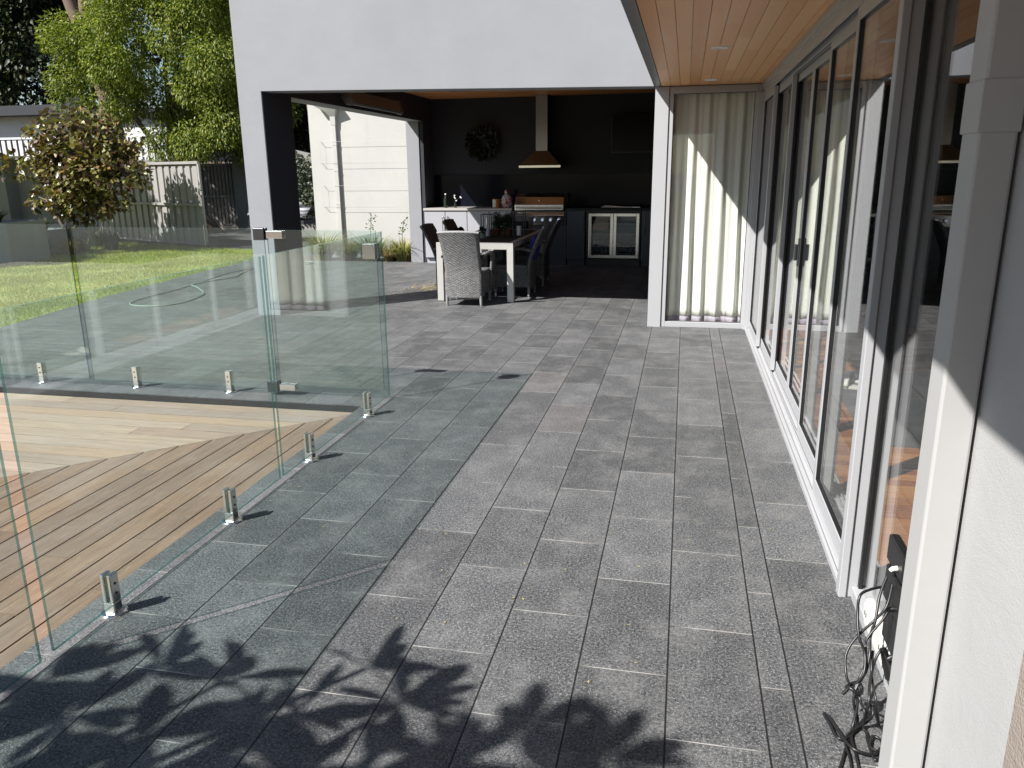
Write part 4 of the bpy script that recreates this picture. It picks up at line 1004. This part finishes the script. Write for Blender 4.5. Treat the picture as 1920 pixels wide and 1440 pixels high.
g = MB(); g.tube([(KN.x+.021*math.cos(a), KN.y+.021*math.sin(a), KN.z+.008*math.sin(2*a)) for a in [2*math.pi*i/12 for i in range(13)]], .006, 8); g.tube([(KN.x-.02, KN.y-.01, KN.z), (KN.x-.035, KN.y-.02, KN.z-.012)], .005, 6)
tag(obj('cable_tie', g, M['black']), 'black tie gathering the cable bundle into a knot', 'cable tie')

# ================================================================ BACK GARDEN
# steel gates
def gate_leaf(label, A, B, h, mid, zb, ribs, rail_side=-1):
    A, B = Vector((*A, 0)), Vector((*B, 0)); L = (B-A).length; ang = math.atan2(B.y-A.y, B.x-A.x)
    t = thing('steel_gate', label, 'gate', tuple(A), 'grey steel sheet gates')
    Mx = Matrix.Translation(A) @ Matrix.Rotation(ang, 4, 'Z')
    g = MB(); g.M = Mx; pts = []; pw = L/ribs; d = .035
    for i in range(ribs):
        x = i*pw; pts += [(x, 0), (x+pw*.62, 0), (x+pw*.68, d), (x+pw*.94, d)]
    pts.append((L, 0))
    g.grid([[(x, y+.01, zb+.03) for x, y in pts], [(x, y+.01, h-.03) for x, y in pts]], 0, False)
    sh = obj('sheet', g, M['sheet'], t); m_ = sh.modifiers.new('thick', 'SOLIDIFY'); m_.thickness = .003
    for nm, bx in (('rail', (0, L, -.035, .005, h-.06, h)), ('rail', (.0305, L-.0305, -.034, .004, mid-.03, mid+.03)), ('rail', (0, L, -.035, .005, zb, zb+.05)), ('stile', (-.03, .03, -.033, .0045, zb+.051, h-.061)), ('stile', (L-.03, L+.03, -.033, .0045, zb+.051, h-.061))):
        g = MB(); g.M = Mx; g.box(*bx); obj(nm, g, M['sheet'], t, bevel=.004)
    g = MB(); g.M = Mx; g.box(L-.02, L+.05, -.075, -.036, mid+.22, mid+.30); g.tube([(L+.01, -.06, mid+.0), (L+.01, -.06, mid+.33)], .012, 8); obj('latch', g, M['steel'], t)
    g = MB(); g.M = Mx; g.tube([(L+.0, -.05, zb-.04), (L+.0, -.05, zb+.45)], .01, 8); obj('drop_bolt', g, M['steel'], t)
gate_leaf('wide open steel sheet gate dappled with tree shadow', (-15.1, 18.15), (-10.63, 16.3), 1.88, .93, .035, 18)
gate_leaf('narrower shaded steel sheet gate farther back beside the pillar', (-14.55, 22.35), (-13.5, 22.6), 1.91, .93, .03, 10)
t = thing('gate_pillar', 'grey rendered pillar carrying the far gate', 'pillar', (-12.6, 21.9, 0))
g = MB(); g.box(-13.0, -11.8, 21.6, 22.1, -.1, 2.07); obj('shaft', g, M['masonry'], t)
g = MB(); g.box(-13.02, -11.78, 21.58, 22.12, 2.0705, 2.11); obj('capping', g, M['masonry'], t, bevel=.004)
t = thing('garden_stake', 'raw pine stake with a pale notice board beside the gate pillar', 'stake', (-12.39, 21.4, 0))
g = MB(); g.box(-12.43, -12.36, 21.38, 21.43, 0, 2.73); obj('stake', g, M['timber_post'], t)
g = MB(); g.box(-12.57, -12.22, 21.435, 21.45, 2.19, 2.66); obj('board', g, M['sign_white'], t)
# masonry boundary wall, pillar, planters
t = thing('boundary_wall', 'shaded grey masonry wall with pale capping behind the burgundy tree', 'wall', (-18, 18.4, 0))
g = MB(); g.box(-22, -15.15, 18.4, 18.62, -.1, 2.03); obj('wall', g, M['masonry'], t)
g = MB(); g.box(-17.9, -17.45, 18.0, 18.399, -.1, 2.05); obj('pier', g, M['masonry'], t)
g = MB(); g.box(-22, -16.7, 17.96, 18.66, 2.0505, 2.10); obj('capping', g, plain('pale_capping', (.55, .55, .53), .7), t, bevel=.005)
for nm, bx, lab in (('planter', (-13.9, -12.36, 12.6, 13.55, .76), 'tall grey rendered planter box at the left edge of the lawn'), ('planter', (-14.3, -13.12, 14.35, 15.1, .49), 'lower grey rendered planter box beyond the tall one')):
    t = thing(nm, lab, 'planter', ((bx[0]+bx[1])/2, (bx[2]+bx[3])/2, 0), 'grey rendered planters')
    g = MB(); a, b, c, d, h = bx; e = .09
    g.box(a, a+e, c, d, -.1, h); g.box(b-e, b, c, d, -.1, h); g.box(a+e+.0005, b-e-.0005, c, c+e, -.1, h); g.box(a+e+.0005, b-e-.0005, d-e, d, -.1, h); obj('box', g, M['planter'], t)
    g = MB(); g.box(a+e+.001, b-e-.001, c+e+.001, d-e-.001, 0, h-.06); obj('soil', g, M['soil'], t)
for i, (x, y, h, sp, mt, lab) in enumerate([(-12.95, 14.0, .5, .42, 'leaf_strap_dk', 'straw tipped strappy clump in front of the low planter, nearest'),
        (-12.6, 14.35, .46, .42, 'leaf_dry', 'driest strappy clump in front of the low planter'), (-12.75, 14.95, .5, .42, 'leaf_strap_dk', 'dark strappy clump between planter and gate, middle one'),
        (-12.5, 15.5, .6, .5, 'leaf_strap_dk', 'tall strappy clump at the foot of the open gate'), (-13.3, 16.0, .62, .5, 'leaf_strap_dk', 'strappy clump behind, under the burgundy tree')]):
    t = thing('strappy_plant', lab, 'plant', (x, y, 0), 'strappy plants under the burgundy tree'); ribbon_clump('blades', (x, y, -.01), 170, h, sp, .009, M[mt], t, 40+i, .4)
for i, (x, y, z, lab) in enumerate([(-13.5, 14.7, .43, 'spiky dark plant growing in the low planter'), (-13.05, 13.1, .70, 'spiky dark plant growing in the tall planter')]):
    t = thing('spiky_plant', lab, 'plant', (x, y, z)); ribbon_clump('blades', (x, y, z), 60, .35, .36, .016, M['leaf_strap_dk'], t, 60+i, .9)

# burgundy-leaved small tree
t = thing('small_tree', 'small burgundy and olive leaved tree beside the open gate', 'tree', (-13.0, 15.0, 0))
tops = [(-13.85, 14.85, 2.5), (-12.95, 15.05, 2.7), (-12.1, 15.15, 2.2), (-13.4, 15.35, 1.7), (-12.4, 14.75, 1.6), (-14.0, 15.1, 1.2)]
limbs(t, (-12.97, 15.0, -.05), tops, .045, M['bark'], 3, 'trunk', .1)
cl = ellipsoid_clumps((-12.55, 15.05, 1.78), (1.5, 1.0, 1.0), 92, .28, 9, .35)+[(-13.0+.28*i, 14.75+.1*(i % 2), .92+.07*(i % 3), .24) for i in range(6)]+[(-13.95, 15.05, 1.02, .16), (-13.8, 15.05, 1.1, .15), (-13.6, 15.05, 1.12, .14), (-12.6, 15.05, 2.75, .25), (-13.1, 15.0, 2.8, .2), (-13.6, 15, 2.5, .22)]
crown('crown', cl, 60, .12, .055, M['leaf_burg'], t, .25, 10)
# big light green tree
t = thing('large_tree', 'large bright green tree rising behind the steel gates', 'tree', (-13.2, 20.7, 0))
tops = [(-15.6, 20.0, 4.6), (-14.0, 20.2, 6.2), (-12.4, 20.4, 6.6), (-11.2, 20.5, 5.0), (-14.3, 20.7, 3.9), (-11.9, 20.8, 3.4), (-13.1, 20.7, 7.6)]
limbs(t, (-13.1, 20.7, -.1), tops, .15, M['bark'], 4, 'trunk', .35)
def keepbig(p): return p[2] > 2.15 and p[0] > -16.95+max(0, p[2]-4.1)*.6 and not (p[0] < -14.9 and p[2] < 2.65+(-14.9-p[0])*.45)
cl = ellipsoid_clumps((-13.5, 20.3, 5.0), (3.9, 2.0, 3.3), 205, .5, 21, .5, keepbig)
crown('crown', cl, 700, .095, .0195, M['leaf_light'], t, .75, 22)
# darker trees behind and at the right of it
def big_tree(name, label, base, c, rad, n, cr, per, L, W_, mat, seed, r0=.2, bark='bark', inner=.45):
    t = thing(name, label, 'tree', base); rr = random.Random(seed)
    tops = [(c[0]+rr.uniform(-.6, .6)*rad[0], c[1]+rr.uniform(-.5, .5)*rad[1], c[2]+rr.uniform(-.2, .8)*rad[2]) for _ in range(7)]
    limbs(t, base, tops, r0, M[bark], seed, 'trunk', .5)
    crown('crown', ellipsoid_clumps(c, rad, n, cr, seed, inner), per, L, W_, mat, t, .35, seed+1); return t
big_tree('dark_tree', 'dark dense evergreen tree at the upper left behind the neighbour roof', (-29.5, 33, 0), (-29.0, 32, 9.0), (5.5, 3, 5.0), 150, 1.15, 330, .24, .075, M['leaf_deep'], 31, .3)
big_tree('dark_tree', 'dark green tree filling the gap between the bright tree and the house', (-13.0, 28, 0), (-13.2, 27.5, 5.2), (3.6, 2.0, 4.4), 90, .8, 260, .2, .055, M['leaf_deep'], 33, .2)
big_tree('dark_tree', 'dark tree farthest back, seen through the crown of the bright tree', (-20.5, 36, 0), (-20.5, 36, 7.5), (6.0, 2.5, 5.5), 110, 1.1, 200, .3, .08, M['leaf_deep'], 35, .3)
t = thing('gum_tree', 'leaning pale trunk of a tall gum tree at the top left', 'tree', (-20.2, 26.5, 0))
g = MB(); g.tube([(-20.0, 26.5, -.1), (-20.5, 26.5, 3), (-20.9, 26.4, 5.8), (-21.4, 26.3, 7.2), (-22.0, 26.2, 9.5), (-22.6, 26, 12)], [.34, .30, .25, .23, .2, .14], 12); g.tube([(-20.95, 26.4, 6.0), (-21.05, 26.4, 7.0), (-21.0, 26.5, 8.5), (-20.4, 26.5, 11)], [.22, .2, .17, .1], 10); obj('trunk', g, M['bark_pale'], t)
crown('crown', ellipsoid_clumps((-21.5, 26.2, 12.5), (2.6, 2, 1.6), 30, .7, 51, .3), 160, .2, .03, M['leaf_mid'], t, .8, 52)
# neighbour's house with dark flat roof, and balustrade
t = thing('neighbour_house', 'neighbouring white house with dark flat roof behind the boundary wall', 'house', (-26, 29, 0))
g = MB(); g.box(-34, -19.6, 29, 36, -.1, 3.95); obj('wall', g, M['nb_wall'], t)
g = MB(); g.box(-34.4, -23.3, 28.3, 36.4, 3.951, 4.32); obj('roof', g, M['roof_dark'], t)
g = MB(); g.box(-23.2, -19.4, 28.6, 36.4, 3.951, 4.1); obj('roof', g, M['roof_dark'], t)
g = MB(); g.box(-24.9, -24.3, 28.97, 28.999, 2.2, 3.1); wn_ = obj('window', g, M['frame_dark'], t)
g = MB(); g.box(-24.85, -24.35, 28.95, 28.9695, 2.25, 3.05); obj('pane', g, M['tv'], wn_)
g = MB(); g.box(-25.0, -24.2, 29.5, 30, 4.33, 4.7); obj('chimney', g, M['roof_dark'], t)
t = thing('balustrade', 'dark slatted balustrade with pale rail in front of the neighbouring house', 'balustrade', (-23, 25, 0))
g = MB(); g.box(-29, -17.2, 25, 25.06, 2.86, 2.93); obj('top_rail', g, M['nb_wall'], t)
g = MB(); x = -29.0
while x < -17.2: g.box(x, x+.045, 25.005, 25.055, 2.1, 2.8595); x += .24
obj('baluster', g, M['roof_dark'], t); t.children[-1]['kind'] = 'stuff'
g = MB(); g.box(-29, -17.2, 24.9, 25.2, -.1, 2.0995); obj('base_wall', g, M['masonry'], t)
t = thing('far_building', 'white building corner showing below the bright tree', 'building', (-20, 33, 0))
g = MB(); g.prism([(-21.8, 0), (-18.8, 0), (-18.8, 2.3), (-20.6, 2.95), (-21.8, 2.95)], 'y', 32, 36); obj('wall', g, M['nb_wall'], t)
g = MB(); g.prism([(-18.7, 2.3), (-18.7, 2.36), (-20.6, 3.02), (-21.9, 3.02), (-21.9, 2.955), (-20.62, 2.955)], 'y', 31.8, 36); obj('roof', g, M['roof_dark'], t)
t = thing('timber_fence', 'dark paling fence under the trees behind the gates', 'fence', (-13, 25, 0))
g = MB(); x = -18.0
while x < -4: g.box(x, x+.09, 25.0, 25.02, -.1, 2.0+.02*rnd.random()); x += .092
obj('palings', g, M['bark'], t)
g = MB(); g.box(-18, -4, 25.021, 25.06, 1.6, 1.68); obj('rail', g, M['bark'], t)
# seen through the alfresco's side opening
t = thing('ivy_fence', 'fence smothered in variegated climber behind the alfresco post', 'fence', (-10.5, 19.6, 0))
g = MB(); g.prism([(-11.1, -.1), (-9.0, -.1), (-9.0, 1.85), (-9.6, 2.1), (-11.1, 2.45)], 'y', 19.6, 19.7); obj('panel', g, M['masonry'], t)
cl = [(x, 19.5, z, .24) for x in np.arange(-10.9, -8.9, .25) for z in np.arange(.75, 2.0, .28)]
crown('climber', cl, 60, .10, .04, M['leaf_var'], t, .3, 71)
t = thing('covered_trailer', 'trailer under a silver and black striped tarpaulin', 'trailer', (-9.9, 18.2, 0))
g = MB(); rows = []
for j in range(9):
    x = -10.4+j*.19; hh = .85+.22*math.sin(j*.6)+.05*math.sin(j*2.3)
    rows.append([(x, 17.75+.9*(i/8), .42+hh*math.sin(math.pi*(.08+.84*i/8))**.7*(.6+.04*math.sin(i*2.1+j))) for i in range(9)])
g.grid(rows); o = obj('tarpaulin', g, M['tarp'], t); m_ = o.modifiers.new('thick', 'SOLIDIFY'); m_.thickness = .01
g = MB(); g.box(-10.4, -8.95, 17.78, 18.62, .40, .50); obj('tray', g, M['roof_dark'], t)
for yy in (17.74, 18.5):
    g = MB(); g.tube([(-9.8, yy, .25), (-9.8, yy+.16, .25)], .25, 18); obj('wheel', g, M['black'], t)
big_tree('dark_tree', 'dark leafy tree with pale bare stems seen past the alfresco post', (-10.4, 22.5, 0), (-10.0, 23.5, 4.4), (2.8, 1.6, 2.6), 70, .6, 220, .16, .045, M['leaf_deep'], 37, .1, 'bark_pale')
for i, (a, b) in enumerate([((-9.5, 19.9, 0), (-9.75, 20.0, 4.4)), ((-9.2, 20.2, 0), (-9.55, 20.3, 4.6))]):
    g = MB(); g.tube([a, tuple((Vector(a)+Vector(b))/2+Vector((.06, 0, 0))), b], [.07, .06, .05], 8)
    tag(obj('bare_stem', g, M['bark_pale']), ['bare pale stem nearest the alfresco post', 'bare pale stem nearest the white wall'][i], 'stem', 'bare stems behind the alfresco')

# ================================================================ FRANGIPANI (out of frame at the left; its shadow falls on the paving)
ft = thing('frangipani_tree', 'frangipani whose leaf shadows fall across the near paving', 'tree', (-4.3, -2.0, -.05))
def rosette_arr(c, axis, n, L, seed):
    r = np.random.default_rng(seed); axis = np.array(axis)/np.linalg.norm(axis)
    a = np.arange(n)*2.4+r.uniform(0, 1.6, n); e1 = np.cross(axis, [0.3, .2, 1]); e1 /= np.linalg.norm(e1); e2 = np.cross(axis, e1)
    tilt = r.uniform(-.1, 1.0, n); Dv = (np.cos(a)[:, None]*e1+np.sin(a)[:, None]*e2)*1.0+axis*tilt[:, None]; Dv /= np.linalg.norm(Dv, axis=1, keepdims=True)
    Lr = r.uniform(.75, 1.15, n)*L; Wr = Lr*r.uniform(.14, .19, n)
    S = np.cross(Dv, axis); S /= np.linalg.norm(S, axis=1, keepdims=True); N = np.cross(S, Dv)
    ts = np.array([.06, .25, .5, .72, .88, 1.0]); wsh = np.array([.08, .55, 1.0, .95, .6, .03])
    P0 = np.array(c)[None]
    Vs = []
    for k_ in range(6):
        cc = P0+Dv*(Lr*ts[k_])[:, None]-axis*(Lr*.16*ts[k_]**2)[:, None]
        Vs += [cc+S*(Wr*wsh[k_])[:, None], cc-S*(Wr*wsh[k_])[:, None]]
    V = np.stack(Vs, 1).reshape(-1, 3); b = np.arange(n)[:, None]*12+np.arange(5)[None]*2
    F = np.stack([b, b+1, b+3, b+2], 2).reshape(-1, 4); return V, F
targets = [(-1.66, 2.00, 2.1), (-1.40, 1.98, 2.0), (-.97, 2.13, 1.95), (-.80, 1.98, 2.1), (-1.10, 1.86, 2.0), (-1.24, 1.70, 2.1), (-1.50, 1.66, 2.2), (-1.78, 1.72, 2.2), (-1.98, 1.86, 2.3), (-1.02, 1.62, 2.2), (-.78, 1.70, 2.3), (-.56, 1.78, 2.9), (-.42, 1.90, 3.0), (-.15, 1.86, 3.1), (-.28, 1.70, 3.0), (-1.35, 1.52, 2.3)]
Vs = []; Fs = []; nb = 0; g = MB(); hub1 = Vector((-3.7, -.9, .9)); 
g.tube([(-4.3, -2.0, -.05), (-4.1, -1.6, .5), tuple(hub1)], [.075, .06, .05], 9)
hubs = [Vector((-3.45, .12, 1.5)), Vector((-3.05, -.05, 1.45)), Vector((-2.75, -.3, 1.5))]
for h_ in hubs: g.tube([tuple(hub1), tuple(hub1.lerp(h_, .5)+Vector((0, 0, .06))), tuple(h_)], [.045, .036, .03], 8)
for i, (gx_, gy_, h) in enumerate(targets):
    c = Vector((gx_-.74*h, gy_-.745*h, h)); hub = min(hubs, key=lambda q: (q-c).length)
    g.tube([tuple(hub), tuple(hub.lerp(c, .55)+Vector((.03, -.03, -.02))), tuple(c)], [.026, .017, .012], 7)
    ax = (c-hub).normalized()*.5+Vector((rc.uniform(-.3, .3), rc.uniform(-.3, .3), .8))
    V, F = rosette_arr(c, tuple(ax), 12, .25, 100+i); Vs.append(V); Fs.append(F+nb); nb += len(V)
obj('branches', g, M['bark'], ft)
npmesh('leaves', np.concatenate(Vs), np.concatenate(Fs), M['leaf_frangipani'], ft, True)
# tree outside the frame at the left that shades the boundary wall
big_tree('shade_tree', 'tree shading the boundary wall from outside the left edge', (-21.5, 15.0, 0), (-20.6, 15.2, 5.2), (2.8, 2.4, 2.6), 70, .85, 150, .2, .07, M['leaf_mid'], 41, .2)
big_tree('dark_tree', 'shaded green tree under the right side of the bright crown', (-11.8, 22.6, 0), (-12.0, 22.4, 3.2), (1.7, 1.0, 1.6), 40, .5, 260, .13, .035, M['leaf_deep'], 45, .1)
big_tree('shade_tree', 'tree shading the rendered planters from outside the left edge', (-17.0, 9.8, 0), (-15.7, 10.3, 3.7), (1.35, 1.2, 1.05), 40, .4, 150, .15, .055, M['leaf_mid'], 47, .12)
big_tree('shade_tree', 'tree dappling the open steel gate from outside the left edge', (-18.4, 14.7, 0), (-17.0, 14.5, 5.2), (1.55, 1.25, 1.3), 40, .42, 130, .14, .05, M['leaf_mid'], 43, .1)
